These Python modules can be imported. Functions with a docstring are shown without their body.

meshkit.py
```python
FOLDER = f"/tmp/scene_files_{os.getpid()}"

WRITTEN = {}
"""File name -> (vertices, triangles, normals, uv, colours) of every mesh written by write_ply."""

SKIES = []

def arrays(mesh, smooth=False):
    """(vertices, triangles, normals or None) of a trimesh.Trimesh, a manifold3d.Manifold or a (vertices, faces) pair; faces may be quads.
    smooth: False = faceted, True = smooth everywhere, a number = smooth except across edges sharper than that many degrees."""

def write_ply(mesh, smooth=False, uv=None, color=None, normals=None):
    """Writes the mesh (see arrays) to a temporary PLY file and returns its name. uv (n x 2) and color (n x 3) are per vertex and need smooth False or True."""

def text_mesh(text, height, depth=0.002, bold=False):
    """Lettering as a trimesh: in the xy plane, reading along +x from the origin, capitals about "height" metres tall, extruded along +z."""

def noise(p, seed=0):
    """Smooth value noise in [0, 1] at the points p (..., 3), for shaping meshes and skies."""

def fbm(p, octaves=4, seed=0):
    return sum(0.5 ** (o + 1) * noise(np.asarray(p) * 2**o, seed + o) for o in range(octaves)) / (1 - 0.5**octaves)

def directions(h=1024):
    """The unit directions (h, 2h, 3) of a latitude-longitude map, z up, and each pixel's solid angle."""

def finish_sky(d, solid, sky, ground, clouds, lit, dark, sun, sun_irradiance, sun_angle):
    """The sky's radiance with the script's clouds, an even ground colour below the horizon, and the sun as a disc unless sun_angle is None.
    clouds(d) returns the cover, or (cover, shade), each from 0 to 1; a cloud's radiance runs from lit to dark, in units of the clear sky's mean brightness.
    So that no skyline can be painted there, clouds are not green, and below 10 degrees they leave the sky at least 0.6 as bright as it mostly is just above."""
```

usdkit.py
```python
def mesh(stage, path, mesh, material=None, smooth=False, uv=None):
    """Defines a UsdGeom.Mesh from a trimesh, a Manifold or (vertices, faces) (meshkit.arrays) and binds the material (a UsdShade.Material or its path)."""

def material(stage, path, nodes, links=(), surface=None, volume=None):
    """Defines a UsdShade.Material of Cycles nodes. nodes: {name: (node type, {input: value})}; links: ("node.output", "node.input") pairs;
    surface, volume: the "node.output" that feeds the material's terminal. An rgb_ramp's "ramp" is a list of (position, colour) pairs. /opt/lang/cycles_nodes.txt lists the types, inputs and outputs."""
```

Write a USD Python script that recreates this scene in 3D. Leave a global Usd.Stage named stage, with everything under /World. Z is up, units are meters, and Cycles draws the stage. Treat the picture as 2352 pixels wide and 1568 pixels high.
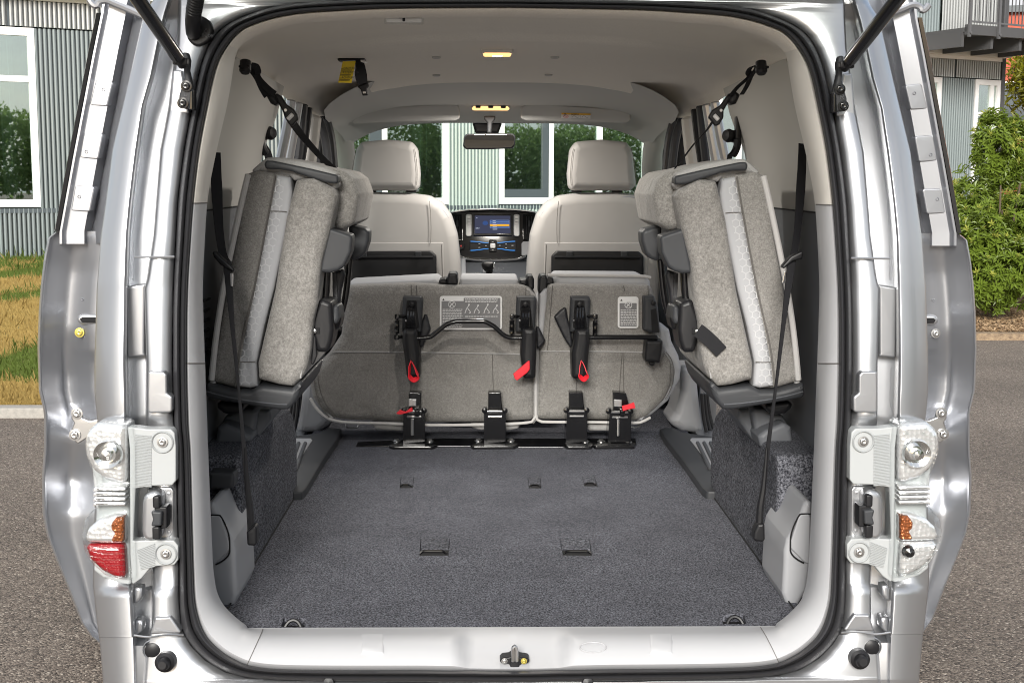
import math, random
import numpy as np, trimesh, usdkit, meshkit
from shapely.geometry import Polygon, LineString, box as sbox
from shapely.ops import unary_union
from pxr import Usd, UsdGeom, UsdLux, UsdShade, Gf, Sdf

rng = np.random.default_rng(7)
random.seed(7)
stage = Usd.Stage.CreateInMemory()
UsdGeom.SetStageUpAxis(stage, UsdGeom.Tokens.z)
UsdGeom.SetStageMetersPerUnit(stage, 1.0)
UsdGeom.Xform.Define(stage, '/World')
stage.SetDefaultPrim(stage.GetPrimAtPath('/World'))
UsdGeom.Scope.Define(stage, '/World/Looks')

# ---------------------------------------------------------------- camera, sky, sun, exposure
EXPOSURE = 1.9
SUN_I, SUN_ANGLE, SUN_EL, SUN_AZ = 0.4, 20.0, math.radians(24), math.radians(-172)
SKY_STRENGTH = 0.05
LAMP = 0.64                                 # the two small roof lamps that are lit
W, H, F = 2352.0, 1568.0, 3000.0            # picture units used for sighting
CAM = np.array([-0.058, -2.55, 1.39])
VPX, YH = 1115.0, 415.0
TH = math.atan((H / 2 - YH) / F)
PS = math.atan((W / 2 - VPX) / F * math.cos(TH))
RO = math.radians(-0.18)
fw = np.array([math.sin(PS) * math.cos(TH), math.cos(PS) * math.cos(TH), -math.sin(TH)])
rt = np.array([math.cos(PS), -math.sin(PS), 0.0])
up = np.cross(rt, fw)
rt, up = rt * math.cos(RO) - up * math.sin(RO), up * math.cos(RO) + rt * math.sin(RO)
cam = UsdGeom.Camera.Define(stage, '/World/camera')
cam.CreateHorizontalApertureAttr(36.0)
cam.CreateVerticalApertureAttr(36.0 * 682 / 1024)
cam.CreateFocalLengthAttr(36.0 * F / W)
cam.CreateClippingRangeAttr(Gf.Vec2f(0.05, 500))
cam.CreateExposureAttr(EXPOSURE)
m = Gf.Matrix4d(*rt, 0, *up, 0, *(-fw), 0, *CAM, 1)
cam.AddTransformOp().Set(m)

sun_dir = np.array([math.sin(SUN_AZ) * math.cos(SUN_EL), math.cos(SUN_AZ) * math.cos(SUN_EL), math.sin(SUN_EL)])
skym = usdkit.material(stage, '/World/Looks/sky', {
    'sky': ('sky_texture', {'sky_type': 'single_scattering', 'sun_disc': False, 'sun_elevation': SUN_EL, 'sun_rotation': SUN_AZ, 'altitude': 100.0, 'air_density': 1.0, 'aerosol_density': 1.5}),
    'tc': ('texture_coordinate', {}),
    'mp': ('mapping', {'scale': (1.0, 1.0, 2.2)}),
    'n': ('noise_texture', {'scale': 2.2, 'detail': 6.0, 'roughness': 0.6}),
    'r': ('rgb_ramp', {'ramp': [(0.30, (0, 0, 0)), (0.55, (1, 1, 1))]}),
    'mx': ('mix_color', {'b': (5.0, 5.05, 5.15), 'use_clamp': False, 'use_clamp_result': False}),
    'bg': ('background_shader', {'strength': SKY_STRENGTH})},
    [('tc.generated', 'mp.vector'), ('mp.vector', 'n.vector'), ('n.fac', 'r.fac'), ('r.color', 'mx.fac'), ('sky.color', 'mx.a'), ('mx.result', 'bg.color')], surface='bg.background')
dome = UsdLux.DomeLight.Define(stage, '/World/sky')
dome.CreateIntensityAttr(1.0)
UsdShade.MaterialBindingAPI.Apply(dome.GetPrim()).Bind(skym)
dome.GetPrim().SetCustomDataByKey('kind', 'structure')
sun = UsdLux.DistantLight.Define(stage, '/World/sun')
sun.CreateIntensityAttr(SUN_I)
sun.CreateAngleAttr(SUN_ANGLE)
sun.CreateNormalizeAttr(True)
sun.CreateColorAttr(Gf.Vec3f(1.0, 0.965, 0.91))
zx = sun_dir
xx = np.cross([0, 0, 1.0], zx); xx /= np.linalg.norm(xx)
yy = np.cross(zx, xx)
sun.AddTransformOp().Set(Gf.Matrix4d(*xx, 0, *yy, 0, *zx, 0, 0, 0, 20, 1))

# ---------------------------------------------------------------- sighting helpers
def ray(px, py):
    d = fw + rt * ((px - W / 2) / F) - up * ((py - H / 2) / F)
    return d
def P(px, py, Y):                       # the point of the world on the plane y = Y seen at (px, py)
    d = ray(px, py); return CAM + d * ((Y - CAM[1]) / d[1])
def PZ(px, py, z):
    d = ray(px, py); return CAM + d * ((z - CAM[2]) / d[2])
def PX(px, py, x):
    d = ray(px, py); return CAM + d * ((x - CAM[0]) / d[0])
def Q(x0, y0, w, zw):                   # converts coordinates of an enlarged crop
    k = w * 0.98 / zw
    return lambda *pts: [(x0 * 0.98 + a * k, y0 * 0.98 + b * k) for a, b in pts]
Z1, Z2 = Q(480, 130, 400, 2091), Q(1440, 130, 400, 2091)
Z3, Z4 = Q(680, 480, 300, 1176), Q(480, 860, 400, 2091)
Z5, Z6 = Q(1480, 480, 400, 1568), Q(1040, 460, 240, 1882)
Z7, Z8 = Q(880, 640, 400, 1493), Q(1240, 640, 400, 1493)
A1, A2, A3 = Q(0, 0, 800, 2281), Q(800, 0, 800, 2281), Q(1600, 0, 800, 2281)
A4, A5, A6 = Q(0, 500, 800, 2281), Q(800, 500, 800, 2281), Q(1600, 500, 800, 2281)
A7, A8, A9 = Q(0, 1050, 800, 2281), Q(800, 1050, 800, 2281), Q(1600, 1050, 800, 2281)
def itp(tab, y):
    return np.interp(y, [t[0] for t in tab], [t[1] for t in tab])

# ---------------------------------------------------------------- scene tree helpers
used, locs = {}, {}
def fresh(parent, name):
    k = (parent, name); n = used.get(k, -1) + 1; used[k] = n
    return f'{parent}/{name}' if n == 0 else f'{parent}/{name}_{n:03d}'
def keys(prim, **kw):
    for k, v in kw.items():
        if v: prim.SetCustomDataByKey(k, v)
def thing(name, label, cat, loc=(0, 0, 0), group=None):
    p = fresh('/World', name)
    x = UsdGeom.Xform.Define(stage, p); x.AddTranslateOp().Set(Gf.Vec3d(*map(float, loc)))
    locs[p] = np.array(loc, float)
    keys(x.GetPrim(), label=label, category=cat, group=group)
    return p
def part(parent, name, mesh, mat, smooth=32, label=None, kind=None):
    if isinstance(mesh, (list,)): mesh = cat(*mesh)
    p = fresh(parent, name)
    root = '/'.join(p.split('/')[:3])
    if root in locs: mesh = mesh.copy(); mesh.apply_translation(-locs[root])
    pr = usdkit.mesh(stage, p, mesh, MAT[mat], smooth)
    keys(pr.GetPrim(), label=label, kind=kind)
    return p
def struct(name, mesh, mat, smooth=False, kind='structure', label=None, cat=None):
    p = fresh('/World', name)
    pr = usdkit.mesh(stage, p, mesh, MAT[mat], smooth)
    keys(pr.GetPrim(), kind=kind, label=label, category=cat)
    return p

# ---------------------------------------------------------------- mesh helpers
def cat(*ms):
    ms = [m for m in ms if m is not None]
    return trimesh.util.concatenate(ms) if len(ms) > 1 else ms[0]
def mir(m):
    m = m.copy(); m.vertices[:, 0] *= -1; m.faces = m.faces[:, ::-1]; return m
def grid(rows, closed=False):
    v = np.array(rows, float); n, k = v.shape[:2]
    f = []
    kk = k if closed else k - 1
    i, j = np.meshgrid(np.arange(n - 1), np.arange(kk), indexing='ij')
    a = i * k + j; b = i * k + (j + 1) % k; c = (i + 1) * k + (j + 1) % k; d = (i + 1) * k + j
    q = np.stack([a, b, c, d], -1).reshape(-1, 4)
    return trimesh.Trimesh(v.reshape(-1, 3), np.vstack([q[:, [0, 1, 2]], q[:, [0, 2, 3]]]), process=False)
def rpoly(pts, r, seg=4):
    """2D polygon with its corners rounded"""
    p = Polygon(pts).buffer(0)
    if r > 0:
        a = p.buffer(-r, quad_segs=seg)
        if not a.is_empty and a.geom_type == 'Polygon': p = a.buffer(r, quad_segs=seg)
        p = p.buffer(r * 0.7, quad_segs=seg).buffer(-r * 0.7, quad_segs=seg)
    if p.geom_type != 'Polygon': p = max(p.geoms, key=lambda g: g.area)
    return p.simplify(0.0004)
def slab(pts, depth, r=0.0, seg=3, rc=None, back=False):
    """2D outline in the xy plane, extruded along +z from 0 to depth; its front edge (z = 0) rounded with radius r"""
    p = pts if isinstance(pts, Polygon) else rpoly(pts, r * 0.8 if rc is None else rc)
    if r <= 0:
        m = trimesh.creation.extrude_polygon(p, depth, engine='earcut'); return m
    while r > .0006 and p.buffer(-r * 1.1).geom_type != 'Polygon' or p.buffer(-r * 1.1).is_empty: r *= .7
    p = p.segmentize(max(r * 2, 0.02))
    rings, caps = [], []
    def ring(o, z):
        c = np.array(p.exterior.coords)[:-1]
        if not p.exterior.is_ccw: c = c[::-1]
        e = np.roll(c, -1, 0) - c; e /= np.linalg.norm(e, axis=1, keepdims=True) + 1e-12
        n = np.stack([-e[:, 1], e[:, 0]], 1)
        nn = n + np.roll(n, 1, 0); nn /= np.linalg.norm(nn, axis=1, keepdims=True) + 1e-12
        s = 1 / np.maximum(0.6, (nn * n).sum(1))
        q = c + nn * (o * s)[:, None]
        return np.column_stack([q, np.full(len(q), z)])
    a = np.linspace(0, math.pi / 2, seg + 1)
    R = [ring(r * (1 - math.sin(t)), r * (1 - math.cos(t))) for t in a]
    if back: R += [ring(r * (1 - math.cos(t)), depth - r * (1 - math.sin(t))) for t in a]
    else: R.append(ring(0, depth))
    m = grid(R, True)
    def cap(rg):
        try:
            v, f = trimesh.creation.triangulate_polygon(Polygon(rg[:, :2]).buffer(0), engine='earcut')
            return trimesh.Trimesh(np.column_stack([v, np.full(len(v), rg[0, 2])]), f, process=False)
        except Exception: return None
    m = cat(m, cap(R[0]), cap(R[-1]))
    m.merge_vertices(digits_vertex=6)
    trimesh.repair.fix_normals(m)
    return m
def place(m, o, u, v, w):
    """maps xyz of m on the axes u, v, w from o"""
    m = m.copy(); M = np.eye(4); M[:3, 0], M[:3, 1], M[:3, 2], M[:3, 3] = u, v, w, o
    m.apply_transform(M)
    return m
def trace(pp, Y, depth, r=0.004, lean=0.0, rc=None, seg=3, back=False):
    """an outline sighted on the plane y = Y, made a solid that goes depth metres further in; lean: dy/dz"""
    q = np.array([P(a, b, Y) for a, b in pp])
    m = slab(q[:, [0, 2]], depth, r, seg, rc, back)
    m = place(m, (0, Y, 0), (1, 0, 0), (0, 0, 1), (0, 1, 0))
    if lean: m.vertices[:, 1] += lean * (m.vertices[:, 2] - q[:, 2].mean())
    return m
def flat(pp, z, depth, r=0.003, rc=None):
    """an outline sighted on the plane z, made a solid that goes depth down"""
    q = np.array([PZ(a, b, z) for a, b in pp])
    return place(slab(q[:, :2], depth, r, 2, rc), (0, 0, z), (1, 0, 0), (0, 1, 0), (0, 0, -1))
def side(yz, x0, depth, r=0.004, rc=None, sign=-1):
    """an outline in the (y, z) plane at x0, going depth outward (sign)"""
    return place(slab(yz, depth, r, 3, rc), (x0, 0, 0), (0, 1, 0), (0, 0, 1), (sign, 0, 0))
def smooth_path(p, n=6):
    p = np.array(p, float)
    if len(p) < 3: return p
    from scipy.interpolate import CubicSpline, PchipInterpolator
    t = np.r_[0, np.cumsum(np.linalg.norm(np.diff(p, axis=0), axis=1))]
    tt = np.linspace(0, t[-1], (len(p) - 1) * n + 1)
    return PchipInterpolator(t, p)(tt) if len(p) > 3 else CubicSpline(t, p)(tt)
def frames(p):
    t = np.gradient(p, axis=0); t /= np.linalg.norm(t, axis=1, keepdims=True) + 1e-12
    n = np.cross(t[0], [0.13, 0.2, 1.0]);
    if np.linalg.norm(n) < .1: n = np.cross(t[0], [1, 0, 0])
    N = []
    for k in range(len(p)):
        n = n - t[k] * (n @ t[k]); n = n / np.linalg.norm(n); N.append(n)
    N = np.array(N); return t, N, np.cross(t, N)
def tube(p, r, k=10, n=5, smooth=True, caps=True):
    p = smooth_path(p, n) if smooth else np.array(p, float)
    r = np.broadcast_to(np.interp(np.linspace(0, 1, len(p)), np.linspace(0, 1, np.size(r)), np.atleast_1d(r)), len(p))
    t, N, B = frames(p)
    a = np.arange(k) / k * 2 * math.pi
    rows = [p[i] + r[i] * (np.cos(a)[:, None] * N[i] + np.sin(a)[:, None] * B[i]) for i in range(len(p))]
    if caps:
        rows = [np.repeat(p[:1] - t[0] * r[0] * .35, k, 0), p[0] - t[0] * r[0] * .25 + (rows[0] - p[0]) * .75] + rows + [p[-1] + t[-1] * r[-1] * .25 + (rows[-1] - p[-1]) * .75, np.repeat(p[-1:] + t[-1] * r[-1] * .35, k, 0)]
    return grid(rows, True)
def ribbon(p, w, th=0.0015, wd=(1, 0, 0), n=5, smooth=True):
    """a flat strap along p; wd: direction(s) of its width"""
    p = smooth_path(p, n) if smooth else np.array(p, float)
    m = len(p); x = np.linspace(0, 1, m)
    wd = np.array(wd, float); wd = np.tile(wd, (2, 1)) if wd.ndim == 1 else wd
    D = np.stack([np.interp(x, np.linspace(0, 1, len(wd)), wd[:, i]) for i in range(3)], 1)
    t = np.gradient(p, axis=0); t /= np.linalg.norm(t, axis=1, keepdims=True) + 1e-12
    D = D - t * (D * t).sum(1, keepdims=True); D /= np.linalg.norm(D, axis=1, keepdims=True) + 1e-12
    N = np.cross(t, D)
    w = np.interp(x, np.linspace(0, 1, np.size(w)), np.atleast_1d(w))[:, None] / 2
    rows = np.stack([p - D * w - N * th / 2, p + D * w - N * th / 2, p + D * w + N * th / 2, p - D * w + N * th / 2], 1)
    rows = np.concatenate([np.repeat(p[:1, None], 4, 1), rows, np.repeat(p[-1:, None], 4, 1)])
    return grid(rows, True)
def rbox(c, s, r=0.004, rot=None):
    """a box with rounded edges, centre c, size s"""
    s = np.array(s, float); r = min(r, s.min() * 0.45)
    m = slab(rpoly(np.array([(-1, -1), (1, -1), (1, 1), (-1, 1)]) * s[:2] / 2, r), s[2], r * .8, 2, back=True)
    m.apply_translation((0, 0, -s[2] / 2))
    if rot is not None: M = np.eye(4); M[:3, :3] = rot; m.apply_transform(M)
    m.apply_translation(c)
    return m
def lathe(prof, o, axis, k=20):
    """profile of (radius, height) revolved about axis from o"""
    axis = np.array(axis, float) / np.linalg.norm(axis)
    u = np.cross(axis, [0.3, 0.5, 0.8]); u /= np.linalg.norm(u); v = np.cross(axis, u)
    a = np.arange(k) / k * 2 * math.pi
    return grid([np.array(o) + axis * h + r * (np.cos(a)[:, None] * u + np.sin(a)[:, None] * v) for r, h in prof], True)
def bolt(o, r, axis=(0, -1, 0), h=None):
    h = h or r * .7
    return cat(lathe([(r * 1.5, 0), (r * 1.5, h * .3), (r * 1.05, h * .35)], o, axis, 18), lathe([(r, h * .3), (r, h), (r * .8, h * 1.15), (r * .5, h * 1.15), (.0, h * .9)], o, axis, 6))
def text(s, h, o, u, v, depth=0.0006, bold=False):
    t = meshkit.text_mesh(s, h, depth, bold)
    u, v = np.array(u, float), np.array(v, float)
    return place(t, o, u, v, np.cross(u, v))
def rotx(a): c, s = math.cos(a), math.sin(a); return np.array([[1, 0, 0], [0, c, -s], [0, s, c]])
def roty(a): c, s = math.cos(a), math.sin(a); return np.array([[c, 0, s], [0, 1, 0], [-s, 0, c]])
def rotz(a): c, s = math.cos(a), math.sin(a); return np.array([[c, -s, 0], [s, c, 0], [0, 0, 1]])

# ---------------------------------------------------------------- materials
MAT = {}
def plain(name, col, rough=0.5, metal=0.0, bump=None, coat=0.0, vary=None, spec=0.5, sheen=0.0, wear=None):
    """bump: (scale, strength, distance); vary: (scale, second colour, low, high)"""
    nodes = {'p': ('principled_bsdf', {'base_color': col, 'roughness': rough, 'metallic': metal, 'coat_weight': coat, 'coat_roughness': 0.08, 'specular_ior_level': spec, 'sheen_weight': sheen})}
    links = []
    if bump or vary: nodes['tc'] = ('geometry', {})
    if vary:
        nodes['n'] = ('noise_texture', {'scale': vary[0], 'detail': 4.0, 'roughness': 0.65})
        nodes['r'] = ('rgb_ramp', {'ramp': [(vary[2], col), (vary[3], vary[1])]})
        links += [('tc.position', 'n.vector'), ('n.fac', 'r.fac')]
        if wear:
            nodes['w'] = ('noise_texture', {'scale': wear[0], 'detail': 5.0, 'roughness': 0.6, 'distortion': 0.4})
            nodes['wr'] = ('rgb_ramp', {'ramp': [(0.32, (wear[1],) * 3), (0.68, (wear[2],) * 3)]})
            nodes['wm'] = ('mix_color', {'blend_type': 'multiply', 'fac': 1.0, 'use_clamp': False})
            links += [('tc.position', 'w.vector'), ('w.fac', 'wr.fac'), ('wr.color', 'wm.b'), ('r.color', 'wm.a'), ('wm.result', 'p.base_color')]
        else: links += [('r.color', 'p.base_color')]
    if bump:
        nodes['nb'] = ('noise_texture', {'scale': bump[0], 'detail': 3.0, 'roughness': 0.6})
        nodes['b'] = ('bump', {'strength': bump[1], 'distance': bump[2]})
        links += [('tc.position', 'nb.vector'), ('nb.fac', 'b.height'), ('b.normal', 'p.normal')]
    MAT[name] = usdkit.material(stage, f'/World/Looks/{name}', nodes, links, surface='p.BSDF')
def emit(name, col, strength):
    MAT[name] = usdkit.material(stage, f'/World/Looks/{name}', {'e': ('emission', {'color': col, 'strength': strength})}, [], surface='e.emission')
def pane(name, tint, rough=0.02, ior=1.45, gloss=(1, 1, 1), extra=0.0):
    nodes = {'f': ('layer_weight', {'blend': 0.5}), 'w': ('math', {'math_type': 'power', 'value2': 4.5}), 'm': ('math', {'math_type': 'multiply_add', 'value2': 0.75, 'value3': 0.045 + extra, 'use_clamp': True}),
             't': ('transparent_bsdf', {'color': tint}), 'g': ('glossy_bsdf', {'color': gloss, 'roughness': rough}), 'x': ('mix_closure', {})}
    MAT[name] = usdkit.material(stage, f'/World/Looks/{name}', nodes, [('f.facing', 'w.value1'), ('w.value', 'm.value1'), ('m.value', 'x.fac'), ('t.BSDF', 'x.closure1'), ('g.BSDF', 'x.closure2')], surface='x.closure')
plain('silver', (0.45, 0.46, 0.48), 0.35, 0.85, coat=0.5, bump=(2200, 0.03, 0.0003))
plain('silver_door', (0.40, 0.41, 0.435), 0.37, 0.85, coat=0.4)
plain('rubber', (0.030, 0.030, 0.033), 0.42, bump=(300, 0.1, 0.0004), spec=0.4)
plain('black_plastic', (0.010, 0.010, 0.0115), 0.42, bump=(900, 0.25, 0.0004), spec=0.35)
plain('black_metal', (0.006, 0.006, 0.007), 0.16, coat=0.3)
plain('grey_plastic', (0.036, 0.038, 0.042), 0.5, bump=(900, 0.2, 0.0004), spec=0.35)
plain('dark_trim', (0.095, 0.10, 0.11), 0.55, bump=(700, 0.25, 0.0005), spec=0.35)
plain('grey_trim', (0.41, 0.415, 0.43), 0.45, bump=(800, 0.2, 0.0004))
plain('beige_trim', (0.60, 0.575, 0.53), 0.5, bump=(800, 0.2, 0.0004))
plain('wall_trim', (0.42, 0.41, 0.385), 0.65, bump=(700, 0.25, 0.0005))
plain('headliner', (0.69, 0.655, 0.595), 0.95, bump=(300, 0.35, 0.001), vary=(260, (0.78, 0.745, 0.68), 0.35, 0.7))
plain('header', (0.46, 0.455, 0.44), 0.95, bump=(420, 0.3, 0.001))
MAT['suede'] = usdkit.material(stage, '/World/Looks/suede', {'g': ('geometry', {}), 'n1': ('noise_texture', {'scale': 290.0, 'detail': 3.0}), 'n2': ('noise_texture', {'scale': 105.0, 'detail': 3.0, 'roughness': 0.7}), 'n3': ('noise_texture', {'scale': 9.0, 'detail': 3.0, 'distortion': 0.6}),
    'x': ('mix_float', {'fac': 0.42}), 'r': ('rgb_ramp', {'ramp': [(0.32, (0.14, 0.134, 0.126)), (0.50, (0.225, 0.217, 0.205)), (0.68, (0.325, 0.314, 0.298))]}), 'r3': ('rgb_ramp', {'ramp': [(0.3, (0.88, 0.875, 0.87)), (0.7, (1.08, 1.08, 1.08))]}), 'm': ('mix_color', {'blend_type': 'multiply', 'fac': 1.0}),
    'b1': ('bump', {'strength': 0.45, 'distance': 0.002}), 'b2': ('bump', {'strength': 0.35, 'distance': 0.03}), 'p': ('principled_bsdf', {'roughness': 0.95, 'specular_ior_level': 0.2, 'sheen_weight': 0.15})},
    [('g.position', 'n1.vector'), ('g.position', 'n2.vector'), ('g.position', 'n3.vector'), ('n1.fac', 'x.a'), ('n2.fac', 'x.b'), ('x.result', 'r.fac'), ('r.color', 'm.a'), ('n3.fac', 'r3.fac'), ('r3.color', 'm.b'), ('m.result', 'p.base_color'),
     ('n3.fac', 'b2.height'), ('b2.normal', 'b1.normal'), ('n1.fac', 'b1.height'), ('b1.normal', 'p.normal')], surface='p.BSDF')
plain('suede_light', (0.30, 0.295, 0.29), 0.95, bump=(400, 0.4, 0.001), vary=(250, (0.37, 0.365, 0.36), 0.35, 0.7))
plain('light_fabric', (0.37, 0.375, 0.39), 0.85, bump=(600, 0.3, 0.0006))
plain('piping', (0.50, 0.49, 0.48), 0.8)
plain('hex_line', (0.46, 0.465, 0.475), 0.7)
plain('seat_cover', (0.43, 0.417, 0.402), 0.6, bump=(900, 0.25, 0.0004), vary=(3, (0.395, 0.382, 0.37), .35, .65))
plain('stitch', (0.20, 0.23, 0.30), 0.8)
plain('seam', (0.12, 0.113, 0.105), 0.9)
plain('webbing', (0.010, 0.010, 0.012), 0.75, bump=(900, 0.6, 0.001), spec=0.3)
plain('pouch', (0.016, 0.0165, 0.020), 0.45, bump=(60, 0.3, 0.004))
plain('red_web', (0.72, 0.015, 0.03), 0.55, bump=(900, 0.3, 0.0006))
plain('white_label', (0.72, 0.72, 0.72), 0.4)
plain('print_grey', (0.17, 0.17, 0.175), 0.45)
plain('print_white', (0.66, 0.66, 0.66), 0.5)
plain('yellow', (0.80, 0.58, 0.02), 0.5)
plain('amber_print', (0.80, 0.45, 0.03), 0.5)
plain('print_black', (0.02, 0.02, 0.02), 0.5)
plain('print_red', (0.6, 0.03, 0.03), 0.5)
plain('chrome', (0.78, 0.78, 0.78), 0.12, 1.0)
plain('steel', (0.55, 0.55, 0.55), 0.32, 1.0)
plain('gold_bolt', (0.62, 0.52, 0.12), 0.35, 0.8)
plain('mirror_glass', (0.55, 0.53, 0.5), 0.03, 1.0)
plain('piano_black', (0.008, 0.008, 0.009), 0.06, coat=1.0)
plain('button_silver', (0.62, 0.62, 0.62), 0.35, 0.6)
plain('lamp_housing', (0.35, 0.365, 0.37), 0.42)
def faceted(name, col, rough, metal, scale, strength, coat=0.0):
    MAT[name] = usdkit.material(stage, f'/World/Looks/{name}', {'g': ('geometry', {}), 'v': ('voronoi_texture', {'scale': scale, 'randomness': 0.55}), 'b': ('bump', {'strength': strength, 'distance': 0.006}), 'p': ('principled_bsdf', {'base_color': col, 'roughness': rough, 'metallic': metal, 'coat_weight': coat, 'coat_roughness': 0.05})},
        [('g.position', 'v.vector'), ('v.distance', 'b.height'), ('b.normal', 'p.normal')], surface='p.BSDF')
faceted('lamp_reflector', (0.92, 0.92, 0.93), 0.18, 0.75, 105.0, 0.22)
plain('corner_grey', (0.30, 0.305, 0.32), 0.5, bump=(800, 0.2, 0.0004))
faceted('red_reflector', (0.27, 0.002, 0.007), 0.12, 0.0, 190.0, 0.30, 1.0)
faceted('amber', (0.30, 0.075, 0.012), 0.15, 0.4, 150.0, 0.8, 1.0)
plain('carpet', (0.026, 0.027, 0.033), 1.0, bump=(210, 0.8, 0.004), vary=(250, (0.19, 0.195, 0.225), 0.41, 0.65), spec=0.2, wear=(5.0, 0.85, 1.15))
plain('carpet_dark', (0.024, 0.025, 0.031), 1.0, bump=(210, 0.8, 0.004), vary=(215, (0.19, 0.195, 0.22), 0.42, 0.66), spec=0.2, wear=(5.0, 0.8, 1.2))
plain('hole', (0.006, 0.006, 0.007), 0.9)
pane('glass', (0.88, 0.94, 0.91))
pane('dark_glass', (0.10, 0.11, 0.115), ior=1.5)
pane('lens', (0.95, 0.96, 0.96), 0.03, 1.5, extra=-0.02)
emit('lamp_glow', (1.0, 0.52, 0.20), 0.55)
emit('lamp_core', (1.0, 0.82, 0.55), 1.6)
emit('screen_dark', (0.03, 0.033, 0.055), 0.5)
emit('screen_blue', (0.02, 0.04, 0.11), 0.6)
emit('screen_line', (0.20, 0.30, 0.55), 0.35)
emit('screen_gold', (0.75, 0.36, 0.03), 0.35)
emit('screen_text', (0.65, 0.70, 0.80), 0.4)
emit('blue_glow', (0.08, 0.33, 0.85), 0.30)
# ================================================================ THE VAN
VAN = thing('van', 'silver van seen from behind, tailgate up, sliding side doors open, load bay empty', 'van', (0, 0, 0))
def both(name, mesh, mat, smooth=32, parent=None, label=None):
    a = part(parent or VAN, name, mesh, mat, smooth, label); b = part(parent or VAN, name, mir(mesh), mat, smooth, label)
    return a, b
# ---- rear of the body: a row of points for each height, from the door seal out to the flank
YB = [(-80, .31), (-60, .30), (0, .24), (172, .19), (344, .15), (539, .11), (834, .07), (1029, .05), (1338, .03), (1568, .0), (1750, .02)]
SO = [(-3, 1181), (0, 820), (5, 700), (16, 625), (36, 564), (52, 530), (73, 502), (103, 481), (137, 467), (172, 457), (241, 443), (344, 424), (467, 409), (662, 399), (834, 397), (971, 400), (1029, 406), (1201, 409), (1304, 412), (1373, 412), (1441, 418), (1482, 440), (1517, 475), (1543, 520), (1556, 570), (1562, 650), (1566, 900), (1568, 1181)]
C1 = [(-60, 428), (0, 413), (34, 412), (103, 409), (172, 399), (241, 390), (344, 370), (447, 361), (539, 354), (640, 340), (662, 333), (834, 338), (971, 338), (1100, 340), (1338, 352), (1440, 352), (1465, 340), (1600, 330)]
C3 = [(-60, 404), (0, 390), (34, 380), (103, 364), (172, 350), (241, 330), (344, 315), (447, 302), (539, 294), (662, 290), (834, 288), (971, 291), (1100, 296), (1300, 300), (1373, 303), (1460, 308), (1600, 312)]
C6 = [(-60, 372), (0, 352), (34, 330), (172, 299), (344, 258), (447, 245), (539, 232), (662, 222), (834, 217), (900, 217), (971, 224), (1100, 219), (1338, 213), (1407, 220), (1476, 229), (1568, 237), (1750, 250)]
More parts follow.
